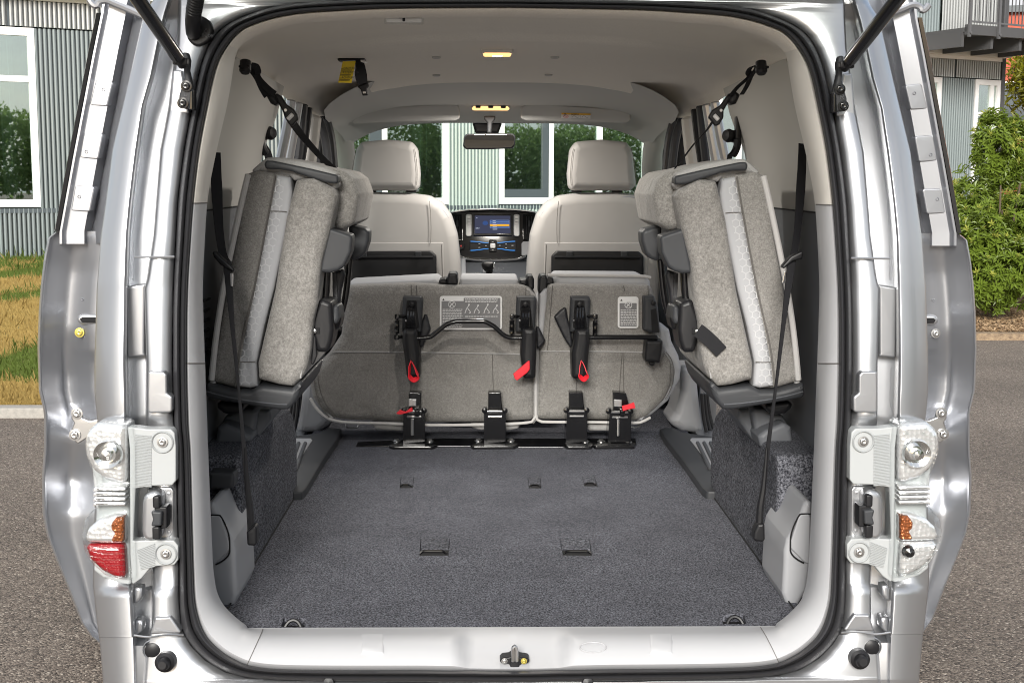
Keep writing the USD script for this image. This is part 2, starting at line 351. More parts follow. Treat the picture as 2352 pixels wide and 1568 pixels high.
def body_row(py):
    yb = itp(YB, py); so = itp(SO, py) if -3 <= py <= 1568 else 1181
    c1, c3, c6 = itp(C1, py), itp(C3, py), itp(C6, py)
    g = np.interp(py, [-80, -20, 40, 1440, 1462, 1480], [.0, .03, .075, .075, .06, 0.0])
    la = np.interp(py, [960, 976, 1345, 1352], [0, .035, .035, 0])       # pocket behind the tail lamp
    jm = c1 + (so - c1) * .42 if so < 640 else c1 + 45
    r = [P(so + (0 if so < 1181 else 0), py, yb + .035), P(so - 4 if so < 1181 else so, py, yb + .012)]
    r += [P(c1 + (so - c1) * .7 if so < 640 else c1 + 90, py, yb + .004 + la * .3), P(jm, py, yb + la * .3), P(c1 + 6, py, yb + .001 + la * .5), P(c1, py, yb + .006 + la)]
    r += [P(c1 - 4, py, yb + .012 + g + la * .3), P(c3 + 6, py, yb + g * 1.05 + .008), P(c3 + 2, py, yb + .006 + la), P(c3 - 3, py, yb - .006 + la)]
    for t in (.06, .3, .55, .8, .95, 1.0):
        r.append(P(c3 - 3 + (c6 - c3 + 3) * t, py, yb - .006 + (.05 * t ** 3) + la * (1 - t)))
    x = r[-1][0]
    for dy, dx in ((.06, .006), (.15, .012)):
        r.append(np.array([x - dx, r[-1][1] + dy, r[-1][2]]))
    return r
rows_a = [-80, -60, -45, -30, -18, -8, -3, -1, 0, 2, 4, 7, 11, 16, 22, 30, 36, 44, 52, 62, 73, 85, 103, 120, 137, 155, 172, 200, 241, 290, 344, 400, 467, 539, 600, 630, 645, 662, 720, 780, 834, 900, 950, 962, 976, 1000, 1029, 1100, 1201, 1304, 1344, 1353, 1373, 1410, 1441, 1455, 1462]
rows_b = [1462.5, 1470, 1482, 1500, 1517, 1530, 1543, 1550, 1556, 1559, 1562, 1564, 1566, 1567, 1568, 1600, 1660, 1750]
m = grid([body_row(y) for y in rows_a])
body = part(VAN, 'body', cat(m, mir(m)), 'silver', 50)
m = grid([body_row(y) for y in rows_b])
part(VAN, 'rear_bumper', cat(m, mir(m)), 'silver', 50)
# ledge line between quarter and bumper
lp = [P(308, 1458, -.012), P(340, 1462, -.012), P(372, 1458, .0), P(421, 1458, .02)]
both('bumper_seam', tube(lp, .0022, 6), 'silver')
# vertical crease lines of the gutter
for off, dy in ((12, .088),):
    ln = [P(itp(C3, y) + off + 3 * math.sin(y / 90.), y, itp(YB, y) + dy) for y in (60, 130, 200, 260, 320, 380, 450, 520, 600, 640)]
    both('body_seam', tube(ln, .0022, 6), 'silver')
ln = [P(itp(C3, y) + 14 - (8 if y > 930 else 0), y, itp(YB, y) + .088) for y in (845, 880, 920, 950)]
both('body_seam', tube(ln, .0022, 6), 'silver')
both('body_step', cat(trace(A4((845, 490), (985, 465), (965, 500), (960, 935), (985, 950), (850, 965)), .125, .06, .004)), 'silver')
both('body_step', trace(A4((985, 1055), (1090, 1055), (1112, 1075), (1115, 1200), (1150, 1225), (1150, 1330), (985, 1335)), .047, .02, .004, rc=.006), 'silver')
both('body_step', trace(A1((1130, 760), (1155, 470), (1215, 470), (1260, 740), (1265, 760)), .172, .03, .004), 'silver')
both('body_step', trace(A7((905, 930), (945, 935), (945, 1000), (925, 1030), (888, 1040), (888, 960)), .045, .03, .006, rc=.01), 'silver')
both('body_step', trace(A7((900, 1145), (950, 1150), (950, 1220), (900, 1270), (888, 1240)), .045, .03, .006, rc=.01), 'silver')
both('body_step', trace(A7((1035, 1130), (1140, 1125), (1215, 1235), (1000, 1245)), .012, .05, .004), 'silver')
both('body_seam', tube([P(a, b, .095) for a, b in A4((900, 292), (1000, 292), (1165, 290))], .0022, 6), 'silver')
# flank from the rear corner forward to the doorway, roof, sills, floor pan
def flank_col(y):
    q = []
    for py in (-60, 0, 100, 200, 344, 539, 700, 834, 971, 1100, 1338, 1500, 1750):
        e = body_row(py)[-1]; q.append(np.array([e[0] + (-.004 if y < 1.4 else 0), y, e[2]]))
    return q
fl = grid([[body_row(py)[-1] for py in (-60, 0, 100, 200, 344, 539, 700, 834, 971, 1100, 1338, 1500, 1750)]] + [flank_col(y) for y in (.6, 1.0, 1.52)])
both('rear_quarter_panel', fl, 'silver')
w60 = abs(body_row(-60)[-1][0])
rf = grid([[(w60 * math.sin(t) / math.sin(1.2) * k, y, 1.845 + zz + .03 * math.cos(t)) for t in np.linspace(-1.2, 1.2, 15)] for y, k, zz in ((.26, .99, -.012), (.33, 1, 0), (.8, 1, .005), (2.0, 1, .01), (3.0, .97, -.005), (3.3, .94, -.05))])
part(VAN, 'roof', rf, 'silver', 40)
both('sill', rbox((-.80, 2.4, .33), (.10, 3.2, .20), .02), 'silver')
part(VAN, 'floor_pan', rbox((0, 2.3, .36), (1.5, 4.2, .10), .01), 'hole')
# front doors, bonnet, pillars
both('front_door', cat(side([(2.62, .32), (3.6, .32), (3.75, .8), (3.62, 1.12), (2.62, 1.16)], -.80, .07, .01), side([(3.2, .35), (3.9, .35), (4.4, .5), (4.45, .75), (4.0, 1.05), (3.55, 1.12)], -.76, .07, .01)), 'silver')
part(VAN, 'bonnet', grid([[(x, y, z - .10 * (x / .8) ** 2) for x in np.linspace(-.78, .78, 9)] for y, z in ((3.95, 1.16), (4.2, 1.08), (4.45, .95), (4.52, .6), (4.48, .3))]), 'silver', 40)
for s in (-1, 1):
    wh = cat(lathe([(.19, 0), (.30, 0), (.315, .02), (.315, .12), (.30, .14), (.0, .14)], (s * .83, .92, .315), (-s, 0, 0), 36))
    w = part(VAN, 'wheel', wh, 'rubber')
    part(w, 'rim', lathe([(.19, .01), (.185, .03), (.06, .05), (.05, .02), (0, .02)], (s * .83, .92, .315), (-s, 0, 0), 28), 'silver_door')

# ---- door seal
SEAL = [((1181, -2), (1181, 17), (1181, 40)), ((900, -2), (900, 19), (900, 42)), ((784, 1), (784, 24), (784, 48)), ((690, 6), (695, 30), (695, 54)), ((625, 16), (630, 41), (640, 66)), ((564, 36), (585, 55), (596, 80)), ((530, 52), (563, 64), (576, 90)), ((502, 73), (541, 82), (560, 100)), ((481, 103), (523, 104), (547, 114)), ((467, 137), (503, 137), (539, 140)), ((457, 172), (491, 172), (533, 178)), ((443, 241), (476, 241), (522, 241)), ((424, 344), (457, 344), (498, 344)), ((409, 467), (443, 467), (476, 466)),
        ((404, 560), (436, 560), (470, 560)), ((399, 662), (430, 662), (466, 662)), ((397, 750), (428, 750), (468, 750)), ((397, 834), (428, 834), (471, 834)), ((400, 971), (431, 971), (476, 971)), ((406, 1029), (435, 1029), (478, 1029)), ((409, 1201), (440, 1201), (485, 1201)), ((412, 1304), (443, 1304), (490, 1304)), ((412, 1373), (446, 1370), (497, 1352)), ((418, 1441), (457, 1423), (510, 1383)), ((440, 1482), (474, 1460), (532, 1408)), ((475, 1517), (503, 1490), (560, 1431)),
        ((520, 1543), (538, 1513), (578, 1441)), ((570, 1556), (580, 1529), (615, 1447)), ((650, 1562), (650, 1536), (672, 1448)), ((800, 1565), (800, 1538), (800, 1448)), ((960, 1566), (960, 1538), (960, 1448)), ((1030, 1567), (1030, 1539), (1030, 1448)), ((1080, 1567), (1080, 1539), (1080, 1448)), ((1130, 1568), (1130, 1540), (1130, 1448)), ((1181, 1568), (1181, 1540), (1181, 1448))]
def fine(tab, n=4):
    from scipy.interpolate import PchipInterpolator
    t = np.arange(len(tab)); tt = np.linspace(0, len(tab) - 1, (len(tab) - 1) * n + 1)
    return list(zip(*[PchipInterpolator(t, np.array([r_[c_] for r_ in tab], float))(tt) for c_ in range(3)]))
SF = fine(SEAL)
def seal_row(o, i, k=0):
    o, i = np.array(o), np.array(i); r = []
    for t, dy in ((0, .04), (.02, .012), (.12, .0), (.3, -.006), (.48, -.001), (.54, .010), (.6, .0), (.72, -.010), (.9, -.006), (1.0, .008), (1.03, .035)):
        q = o + (i - o) * t
        yb = itp(YB, q[1])
        r.append(P(q[0], q[1], yb + dy))
    return r
sl = grid([seal_row(o, i) for o, i, t in SF])
part(VAN, 'door_seal', cat(sl, mir(sl)), 'rubber', 60)
# ---- trim between the seal and the load bay
def trim_row(i, t, y0=None):
    i, t = np.array(i), np.array(t); r = []
    for s, dy in ((0, .03), (0, .012), (.12, .004), (.45, .02), (.75, .05), (.92, .09), (1.0, .135), (1.0, .19)):
        q = i + (t - i) * s
        yb = itp(YB, q[1] if i[1] < 1000 else min(q[1], 1500))
        p_ = P(q[0], q[1], yb + dy if s < 1 or i[1] < 1400 else (.165 if dy < .18 else .174))
        if s == 1 and i[1] > 1500: p_[2] = .4345
        if i[0] > 900 and .1 < s < .95:
            k = (0 if i[1] < 1400 else 1) * np.clip((i[0] - 1035) / 50, 0, 1); k = k * k * (3 - 2 * k) * {.12: .3, .45: 1, .75: 1.1, .92: .25}[s]; p_ = p_ + np.array([0, .012 * k, -.022 * k])
        if i[0] > 1180: p_[0] = 0.0
        r.append(p_)
    return r
def ring(i0, i1): return grid([trim_row(i, t) for o, i, t in SF[i0 * 4:i1 * 4 + 1]])
hl = ring(0, 8)
part(VAN, 'headliner_lip', cat(hl, mir(hl)), 'headliner', 50)
both('rear_pillar_trim', ring(8, 13), 'beige_trim', 50)
both('rear_pillar_trim', ring(13, 17), 'grey_trim', 50)
both('rear_pillar_trim', grid([trim_row(i, t) for o, i, t in SF[17 * 4:26 * 4 + 4]]), 'grey_trim', 50)
sp = grid([trim_row(i, t) for o, i, t in SF[26 * 4 + 3:]])
sill = part(VAN, 'sill_plate', cat(sp, mir(sp)), 'grey_trim', 50)
# joints of the trim
for k in (13, 17):
    o, i, t = SF[k * 4]
    q = np.array(trim_row(i, t)); q[:, 1] -= .0012
    both('trim_joint', tube(q[1:7], .0014, 6, smooth=False), 'seam')
o, i, t = SF[26 * 4 + 3]
q = np.array(trim_row(i, t)); q[:, 1] -= .001; q[:, 2] += .001
both('trim_joint', tube(q[1:7], .0007, 6, smooth=False), 'seam')
# raised pads, scoop and cover on the sill plate
def on_sill(px, py, lift=.001, k=-16):
    o, i, t = SF[k]; row = np.array(trim_row(i, t))[2:7]
    # height and depth of the plate where the sight line meets it
    best = None
    for k in range(len(row) - 1):
        for s in np.linspace(0, 1, 12):
            y, z = row[k][1:] * (1 - s) + row[k + 1][1:] * s
            p = P(px, py, y); e = abs(p[2] - z)
            if best is None or e < best[0]: best = (e, p)
    p = best[1].copy(); p[1] -= lift; p[2] += lift; return p
for xa, xb in (((1181 - 345), (1181 - 305)), ((1181 + 318), (1181 + 358))):
    a = [on_sill(xa, 1456), on_sill(xb, 1456)]; rows = []
    for py in (1457, 1470, 1485, 1497, 1503):
        lf = .003 if py < 1500 else .0
        rows.append([on_sill(xa - 6, py, .0), on_sill(xa, py, lf), on_sill(xb, py, lf), on_sill(xb + 6, py, .0)])
    part(sill, 'raised_pad', grid(rows), 'grey_trim', 60)
cc = on_sill(*A8((1682, 1330))[0])
ang = np.linspace(0, 2 * math.pi, 33)
part(sill, 'round_cover', tube([on_sill(A8((1682 + 88 * math.cos(t), 1330 + 33 * math.sin(t)))[0][0], A8((1682, 1330 + 33 * math.sin(t)))[0][1]) for t in ang], .0012, 6, smooth=False, caps=False), 'grey_trim', 60)
# latch striker in the middle of the sill
c = P(*A8((1158, 1425))[0], .045)
YST = on_sill(1183, 1520, 0, -1)[1] - .012
c = P(*A8((1158, 1425))[0], YST + .012)
st = part(VAN, 'tailgate_striker', cat(trace(A8((1055, 1420), (1075, 1400), (1120, 1395), (1158, 1370), (1195, 1395), (1245, 1402), (1262, 1420), (1245, 1438), (1205, 1440), (1190, 1455), (1130, 1455), (1115, 1440), (1070, 1438)), YST, .03, .003, rc=.004), rbox(c, (.02, .03, .03), .004)), 'black_plastic')
part(st, 'striker_loop', tube([P(*p, YST - .004) for p in A8((1147, 1420), (1147, 1345), (1158, 1322), (1170, 1345), (1170, 1420))], .0042, 8), 'steel')
part(st, 'bolt', bolt(P(*A8((1090, 1420))[0], YST), .0042), 'steel')
part(st, 'bolt', bolt(P(*A8((1220, 1420))[0], YST), .0042), 'gold_bolt', label='yellow marked bolt')

# ---- load floor carpet with its cut-outs
ZF = .431
outer = [(-.60, .17), (-.655, .22), (-.655, 1.45), (-.72, 1.5), (-.72, 4.0), (.72, 4.0), (.72, 1.5), (.655, 1.45), (.655, .22), (.60, .17)]
fp = Polygon(outer)
holes = []
SL = [A8((398, 190), (487, 190), (478, 266), (390, 266)), A8((1243, 190), (1330, 190), (1338, 268), (1253, 268)), A8((1606, 180), (1690, 180), (1715, 255), (1625, 255)),
      A8((530, 600), (727, 598), (716, 716), (521, 718)), A8((1458, 600), (1660, 598), (1676, 718), (1480, 715)),
      A7((1895, 1130), (2045, 1135), (2035, 1195), (1878, 1192)), [(2362 - x, y - 8) for x, y in A7((1900, 1130), (2050, 1130), (2040, 1195), (1885, 1195))]]
for k, s in enumerate(SL):
    q = np.array([PZ(a, b, ZF) for a, b in s])[:, :2]
    holes.append(Polygon(q).buffer(0))
bay = fp
for h in holes: bay = bay.difference(h)
cm = trimesh.creation.extrude_polygon(bay, .018, engine='earcut'); cm.apply_translation((0, 0, ZF - .018))
carpet = part(VAN, 'floor_carpet', cm, 'carpet', False)
for k, h in enumerate(holes):
    x0, y0, x1, y1 = h.bounds; cx = (x0 + x1) / 2
    dp = .028 if k < 3 else .035
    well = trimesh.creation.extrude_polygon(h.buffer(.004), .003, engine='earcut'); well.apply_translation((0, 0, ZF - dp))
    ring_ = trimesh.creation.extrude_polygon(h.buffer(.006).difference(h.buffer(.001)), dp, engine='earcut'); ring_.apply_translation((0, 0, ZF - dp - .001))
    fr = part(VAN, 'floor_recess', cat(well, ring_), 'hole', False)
    if k < 5:
        ly = y1 - y0; gx = h.buffer(-.0015).bounds
        sl_ = h.buffer(-.001).intersection(sbox(x0 - 1, y0, x1 + 1, y0 + ly * .40)); fl_ = h.buffer(-.002).intersection(sbox(x0 - 1, y0 + ly * .41, x1 + 1, y1))
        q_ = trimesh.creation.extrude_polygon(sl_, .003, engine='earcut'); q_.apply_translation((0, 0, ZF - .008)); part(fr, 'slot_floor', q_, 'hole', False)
        q_ = trimesh.creation.extrude_polygon(fl_, .005, engine='earcut'); q_.apply_translation((0, 0, ZF - .009))
        q_.vertices[:, 2] += (q_.vertices[:, 1] - y0) / ly * .004; part(fr, 'carpet_flap', q_, 'carpet_dark', False)
        xb0, xb1, yb_ = x0 + .004, x1 - .004, y0 + ly * (.30 if k < 3 else .26)
        part(fr, 'anchor_bar', tube([(xb0, yb_ - .012, ZF - .005), (xb0 + .010, yb_, ZF + .000), (xb1 - .014, yb_, ZF + .000), (xb1 - .002, yb_ - .012, ZF - .005)], .0028 if k < 3 else .0036, 8), 'black_metal')
    else:
        t = np.linspace(0, math.pi, 9)
        part(fr, 'lashing_ring', tube([(cx - .02 * math.cos(a), y0 + .012 + .012 * math.sin(a), ZF - .02 + .028 * math.sin(a)) for a in t], .0045, 8), 'black_plastic')
# wheel arches
prof = [(.50, .41), (1.41, .41), (1.425, .55), (1.41, .63), (1.36, .685), (1.28, .72), (1.1, .74), (.50, .74)]
both('wheel_arch_cover', side(prof, -.64, .20, .012, rc=.03), 'carpet_dark')
both('carpet_seam', tube([(-.638, .28, ZF + .003), (-.638, 1.41, ZF + .003)], .002, 6), 'hole')
# side walls
def wall_x(y, z):
    b = np.interp(z, [.7, 1.0, 1.3, 1.5, 1.6, 1.68], [.75, .75, .735, .70, .67, .655])
    return -(b + np.interp(y, [.35, 1.0, 1.6], [-.012, .01, .035]))
def wall(ys, zs): return grid([[(wall_x(y, z), y, z) for z in zs(y)] for y in ys])
def front_edge(z): return np.interp(z, [.7, 1.28, 1.36, 1.40, 1.44, 1.50, 1.56, 1.68], [1.52, 1.52, 1.52, 1.50, 1.45, 1.50, 1.56, 1.62])
def wall2(z0, z1, n=10, off=0):
    zs = np.linspace(z0, z1, n); rows = []
    for s in np.linspace(0, 1, 8):
        rows.append([(wall_x(.30 + (front_edge(z) - .30) * s, z) + off, .30 + (front_edge(z) - .30) * s, z) for z in zs])
    last = [(x - .05, y + .012, z) for x, y, z in rows[-1]]
    return grid(rows + [last])
both('quarter_trim', wall2(1.318, 1.68), 'wall_trim', 40)
both('lower_quarter_trim', wall2(.66, 1.315), 'dark_trim', 40)
both('trim_joint', tube([(wall_x(y, 1.317) + .002, y, 1.317) for y in np.linspace(.32, 1.5, 8)], .002, 6), 'hole')
# speaker louvres on the left lower trim and shelf pocket on the right
for k in range(6):
    y = .62; z = 1.10 - .025 * k
    part(VAN, 'louvre', rbox((wall_x(y, z) + .004, y, z), (.006, .10, .006), .002), 'hole')
part(VAN, 'quarter_window', side([(.42, 1.33), (.72, 1.33), (.72, 1.58), (.69, 1.625), (.45, 1.60)], .735, -.05, .006, rc=.03), 'black_metal', label='dark glazed rear quarter window on the right')
part(VAN, 'quarter_window', mir(side([(.42, 1.33), (.72, 1.33), (.72, 1.58), (.69, 1.625), (.45, 1.60)], .735, -.05, .006, rc=.03)), 'black_metal')
# pocket trims in the rear corners
pk = A7((1385, 235), (1405, 270), (1450, 400), (1500, 520), (1560, 620), (1577, 700), (1578, 790), (1588, 980), (1548, 1095), (1480, 1070), (1410, 960), (1385, 800))
both('corner_trim', trace(pk, .34, .22, .012, rc=.01), 'corner_grey')
both('pocket_lid', trace(A7((1400, 450), (1462, 450), (1480, 470), (1530, 620), (1530, 680), (1440, 770), (1400, 800)), .333, .01, .003, rc=.006), 'corner_grey')
both('pocket_gap', tube([P(*p, .336) for p in A7((1400, 446), (1465, 446), (1484, 468), (1534, 620), (1535, 684), (1442, 776))], .002, 6), 'hole')
part(VAN, 'cup_ledge', trace(A7((1395, 160), (1560, 165), (1565, 200), (1560, 270), (1395, 280)), .45, .12, .008), 'grey_plastic')
# B-pillar base, step plates
both('pillar_base_trim', trace(Z4((1215, 0), (1190, 300), (1150, 640), (1108, 832), (1392, 802), (1500, 730), (1560, 680), (1480, 560), (1400, 300), (1400, 0)), 2.42, .2, .03, rc=.02), 'grey_trim')
both('door_rubber', cat(*[tube([P(*p, 2.4 + .03 * k) for p in Z4((1150 - 34 * k, 330), (1135 - 40 * k, 560), (1100 - 50 * k, 760), (1060 - 50 * k, 900))], .008, 8) for k in range(3)]), 'rubber')
stp = both('step_plate', flat(Z4((960, 1000), (1030, 850), (1400, 800), (1510, 735), (1680, 750), (1620, 880), (1450, 1130), (1240, 1480), (1190, 1525), (1060, 1530), (1000, 1400)), .456, .04, .008, rc=.01), 'grey_plastic')
both('step_insert', flat(Z4((1015, 915), (1040, 870), (1300, 870), (1320, 890), (1290, 930), (1050, 1290), (1000, 1200)), .459, .012, .003), 'grey_trim')
for k in range(3):
    a, b = Z4((1130 + 80 * k - 60, 930), (1010 + 50 * k, 1110 + 70 * k))
    both('step_groove', tube([PZ(*a, .460), PZ(*b, .460)], .007, 6), 'dark_trim')
# open doorway: frames of the door opening
for pts, y, w, mt in ((Z1((1060, 560), (1010, 860), (925, 1270)), 1.75, .022, 'silver'), (Z1((1140, 590), (1090, 900), (1020, 1290)), 1.95, .024, 'silver'), (Z1((1210, 610), (1180, 900), (1130, 1340)), 2.1, .022, 'rubber'), (Z1((1270, 650), (1235, 950), (1170, 1380)), 2.2, .020, 'black_plastic'), (Z1((1330, 760), (1300, 1050), (1255, 1400)), 2.3, .042, 'beige_trim'),
                      (Z1((1400, 780), (1470, 1000), (1520, 1400)), 2.65, .024, 'rubber'), (Z1((1500, 790), (1560, 1050), (1590, 1400)), 2.72, .020, 'rubber')):
    q = [P(*p, y) for p in pts]; q.append(q[-1] + (q[-1] - q[-2]) * .9)
    both('door_frame', tube(q, w * .72, 10), mt)
both('front_window', side([(2.75, 1.12), (3.5, 1.12), (3.35, 1.5), (3.15, 1.62), (2.75, 1.64)], -.735, .006, .001), 'glass', label=None)
both('front_door_frame', tube([(-.735, 2.72, 1.12), (-.72, 2.72, 1.60), (-.715, 2.8, 1.66), (-.71, 3.1, 1.65), (-.72, 3.35, 1.5), (-.735, 3.55, 1.10)], .022, 10), 'black_plastic')
both('front_door_panel', rbox((-.755, 3.1, .8), (.05, .95, .66), .02), 'dark_trim')
both('roof_rail', tube([(-.735, .5, 1.70), (-.745, 1.5, 1.72), (-.74, 2.4, 1.71), (-.70, 3.1, 1.68)], .04, 10), 'silver')
both('windscreen_pillar', tube([P(772, 262, 3.05), P(790, 330, 3.25), P(790, 420, 3.45), P(778, 540, 3.6)], [.05, .045, .05, .06], 12), 'wall_trim')
# second row shoulder belt anchors on the front edge of the quarter trim
for s, pts in ((0, Z1), (1, Z2)):
    bx = thing('shoulder_belt', ('black shoulder belt on the left wall beside the doorway, above the left folded seat', 'black shoulder belt on the right wall beside the doorway, above the right folded seat')[s], 'seat belt', (0, 1.5, 1.4))
    e = (lambda a: a) if s == 0 else (lambda a: a)
    if s == 0: a, b, c_, d = Z1((740, 980), (690, 960), (700, 1100), (790, 1260)); f_ = Z1((760, 960))[0]
    else: a, b, c_, d = Z2((1440, 980), (1510, 950), (1500, 1120), (1410, 1230)); f_ = Z2((1440, 990))[0]
    part(bx, 'anchor_cover', cat(rbox(P(*b, 1.46), (.018, .03, .10), .006), lathe([(.0, .028), (.016, .026), (.021, .015), (.018, 0), (.021, -.02)], P(*f_, 1.47), (1 if s == 0 else -1, -.6, .1), 18)), 'black_plastic')
    part(bx, 'belt_guide', tube([P(*b, 1.45) + (0, 0, -.02), P(*c_, 1.45), P((c_[0] + d[0]) / 2, c_[1] + 18, 1.46)], .012, 10), 'black_plastic')
    q = [P(*c_, 1.45), P((c_[0] + d[0]) / 2, c_[1] + 12, 1.46), P(*d, 1.47), P(d[0], d[1] + 60, 1.47), P(d[0] - 2, d[1] + 220, 1.47)]
    part(bx, 'webbing', ribbon(q, .032, .002, (.55, .8, 0)), 'webbing')
# ---- headliner and front header
def head_sec(y):
    w = np.interp(y, [.375, .5, 1.6, 2.0, 2.4, 2.75, 3.0], [.605, .665, .715, .712, .69, .655, .62])
    ze = np.interp(y, [.375, .5, 1.0, 1.6, 2.0, 2.4, 2.75, 3.0], [1.655, 1.60, 1.63, 1.672, 1.64, 1.625, 1.645, 1.66])
    zc = np.interp(y, [.375, .42, .46, .8, .95, 1.03, 1.10, 1.5, 2.1, 2.75], [1.755, 1.763, 1.79, 1.80, 1.792, 1.782, 1.778, 1.766, 1.748, 1.72])
    return w, ze, zc
def head_pt(u, y):
    w, ze, zc = head_sec(y); a = abs(u)
    k = max(0.0, 1 - a ** 3.2) ** (1 / 3.2)
    if .44 < y < 1.12:          # the shallow recess behind the rear lip ends before the sides
        f = np.interp(a, [.55, .80], [1, 0]); zl = np.interp(y, [.44, 1.12], [1.763, 1.776]); zc = zl + (zc - zl) * f
    st_ = np.clip((y - (1.03 + .22 * a * a)) / .03, 0, 1) * np.interp(a, [.55, .85], [1, 0])
    return (u * w, y, ze + (zc - ze) * k - .015 * st_)
us = np.sin(np.linspace(-math.pi / 2, math.pi / 2, 49))
def yend(u): return 2.12 + .72 * min(1, (abs(u) / .95)) ** 3
rows = []
for s in list(np.linspace(0, 1, 90)):
    rows.append([head_pt(u, .375 + (yend(u) - .375) * s) for u in us])
edge = [(x, y + .01, z + .025) for x, y, z in rows[-1]]
part(VAN, 'headliner', grid(rows + [edge]), 'headliner', 50)
hd = []
for y, z, w in ((2.05, 1.752, .60), (2.3, 1.742, .65), (2.6, 1.725, .68), (2.9, 1.70, .68), (3.08, 1.675, .67), (3.2, 1.645, .66), (3.26, 1.64, .66)):
    hd.append([(w * u, y, z - .10 * abs(u) ** 5) for u in np.linspace(-1, 1, 31)])
part(VAN, 'header_trim', grid(hd), 'header', 40)
def ceil_pt(px, py, off=.002):
    best = None
    for y in np.linspace(.4, 2.1, 400):
        p = P(px, py, y); w = head_sec(y)[0]
        if abs(p[0]) > w: continue
        e = abs(head_pt(p[0] / w, y)[2] - p[2])
        if best is None or e < best[0]: best = (e, p)
    return best[1] - np.array([0, 0, off])
# dome lamp (lit), buttons, front map lamp, high latch cover at the rear lip
c = ceil_pt(1142, 117)
lp = part(VAN, 'dome_lamp', rbox(c, (.092, .075, .016), .008), 'beige_trim')
part(lp, 'lens', rbox(c - (0, .003, .006), (.080, .062, .014), .007), 'lamp_glow')
part(lp, 'bulb', rbox(c - (0, .006, .011), (.03, .04, .006), .003), 'lamp_core')
for px, py in (A2((635, 380), (1427, 380), (635, 500), (1385, 498))):
    part(VAN, 'headliner_clip', lathe([(.013, .0), (.013, .004), (.009, .006), (0, .006)], ceil_pt(px, py, .0), (0, 0, -1), 16), 'header')
c = P(1127, 248, 2.95)
lp = part(VAN, 'map_lamp', rbox(c + (0, .0, .006), (.165, .06, .02), .009), 'header')
part(lp, 'lens', rbox(c - (0, .006, .0), (.155, .05, .02), .009), 'lamp_glow')
for dx in (-.052, 0, .052):
    part(lp, 'switch', cat(rbox(c + (dx, -.030, .002), (.022, .012, .010), .004)), 'grey_plastic')
c = P(*A2((420, 138))[0], .40)
lc = part(VAN, 'latch_cover', rbox(c + (0, .0, .0), (.088, .03, .014), .004, rotx(.25)), 'lens')
part(lc, 'catch', cat(rbox(c + (.0, -.016, .001), (.006, .006, .010), .002), rbox(c + (-.004, -.016, .005), (.014, .006, .004), .0015)), 'black_plastic')
part(lc, 'plate', rbox(c + (0, .006, .002), (.08, .02, .010), .004, rotx(.25)), 'white_label')
for nm, q_, wd_, pw in (('dome_light', ceil_pt(1142, 117, .03), .08, 1.0), ('map_light', P(1127, 248, 2.95) - np.array([0, .16, .03]), .14, 1.0)):
    rl = UsdLux.RectLight.Define(stage, '/World/' + nm)
    rl.CreateWidthAttr(wd_); rl.CreateHeightAttr(.05); rl.CreateIntensityAttr(LAMP * pw / (wd_ * .05)); rl.CreateColorAttr(Gf.Vec3f(1.0, .94, .86))
    rl.AddTranslateOp().Set(Gf.Vec3d(*map(float, q_)))
# sun visors, mirror, stickers
for s, pp in ((0, A2((55, 740), (90, 728), (740, 695), (780, 705), (792, 740), (792, 790), (760, 805), (400, 815), (80, 828), (50, 800))), (1, A2((1200, 720), (1230, 700), (1300, 695), (1900, 735), (1930, 750), (1940, 800), (1915, 825), (1500, 812), (1240, 805), (1198, 790)))):
    v = part(VAN, 'sun_visor', trace(pp, 2.93, .025, .008, lean=-.5, rc=.012, back=True), 'header')
    if s:
        fr = [P(*p, 2.9) for p in A2((1470, 755), (1667, 760), (1665, 797), (1470, 790))]
        st = part(v, 'airbag_sticker', trace(A2((1470, 755), (1667, 760), (1665, 797), (1470, 790)), 2.922, .003, .0, rc=.001), 'white_label')
        # print of the sticker
        def sk(pp, mt, dy=.0012): part(v, 'sticker_print', trace(pp, 2.922 - dy, .001, 0, rc=.0), mt, False)
        sk(A2((1471, 755), (1666, 760), (1666, 771), (1471, 766)), 'amber_print')
        t0 = P(*A2((1535, 769))[0], 2.9195)
        part(v, 'sticker_text', text('AIRBAG', .0062, t0, (1, 0, -.02), (0, 0, 1)), 'print_black', False)
        sk(A2((1485, 767), (1495, 757), (1505, 767)), 'print_black', .002)
        cc = P(*A2((1500, 779))[0], 2.9195)
        an = np.linspace(0, 2 * math.pi, 21)
        part(v, 'sticker_print', cat(tube([cc + (.0105 * math.cos(a), 0, .0052 * math.sin(a)) for a in an], .0008, 5, smooth=False, caps=False), tube([cc + (-.007, 0, .0035), cc + (.007, 0, -.0035)], .0008, 5)), 'print_red', False)
        for x0, x1 in ((1535, 1597), (1600, 1663)):
            q = [P(*p, 2.9195) for p in A2((x0, 770), (x1, 771), (x1, 794), (x0, 793), (x0, 770))]
            part(v, 'sticker_print', tube(q, .0004, 4, smooth=False), 'print_grey', False)
            q = [P(*p, 2.9195) for p in A2((x0 + 8, 785), (x0 + 18, 776), (x0 + 30, 778), (x0 + 38, 786), (x0 + 50, 784))]
            part(v, 'sticker_print', tube(q, .0008, 4), 'print_grey', False)
mp = A2((835, 895), (1000, 890), (1150, 893), (1165, 910), (1162, 970), (1145, 992), (985, 998), (830, 997), (812, 980), (818, 915))
mr = part(VAN, 'rear_view_mirror', cat(trace(mp, 2.96, .03, .008, rc=.01), trace(A2((952, 775), (1030, 775), (1028, 800), (1010, 820), (1003, 890), (975, 890), (975, 820), (955, 800)), 3.0, .03, .006)), 'grey_plastic')
part(mr, 'mirror_glass', trace([(1123 + (x - 1123) * .95, 322 + (y - 322) * .86) for x, y in mp], 2.957, .006, .001, lean=.10, rc=.01), 'mirror_glass')
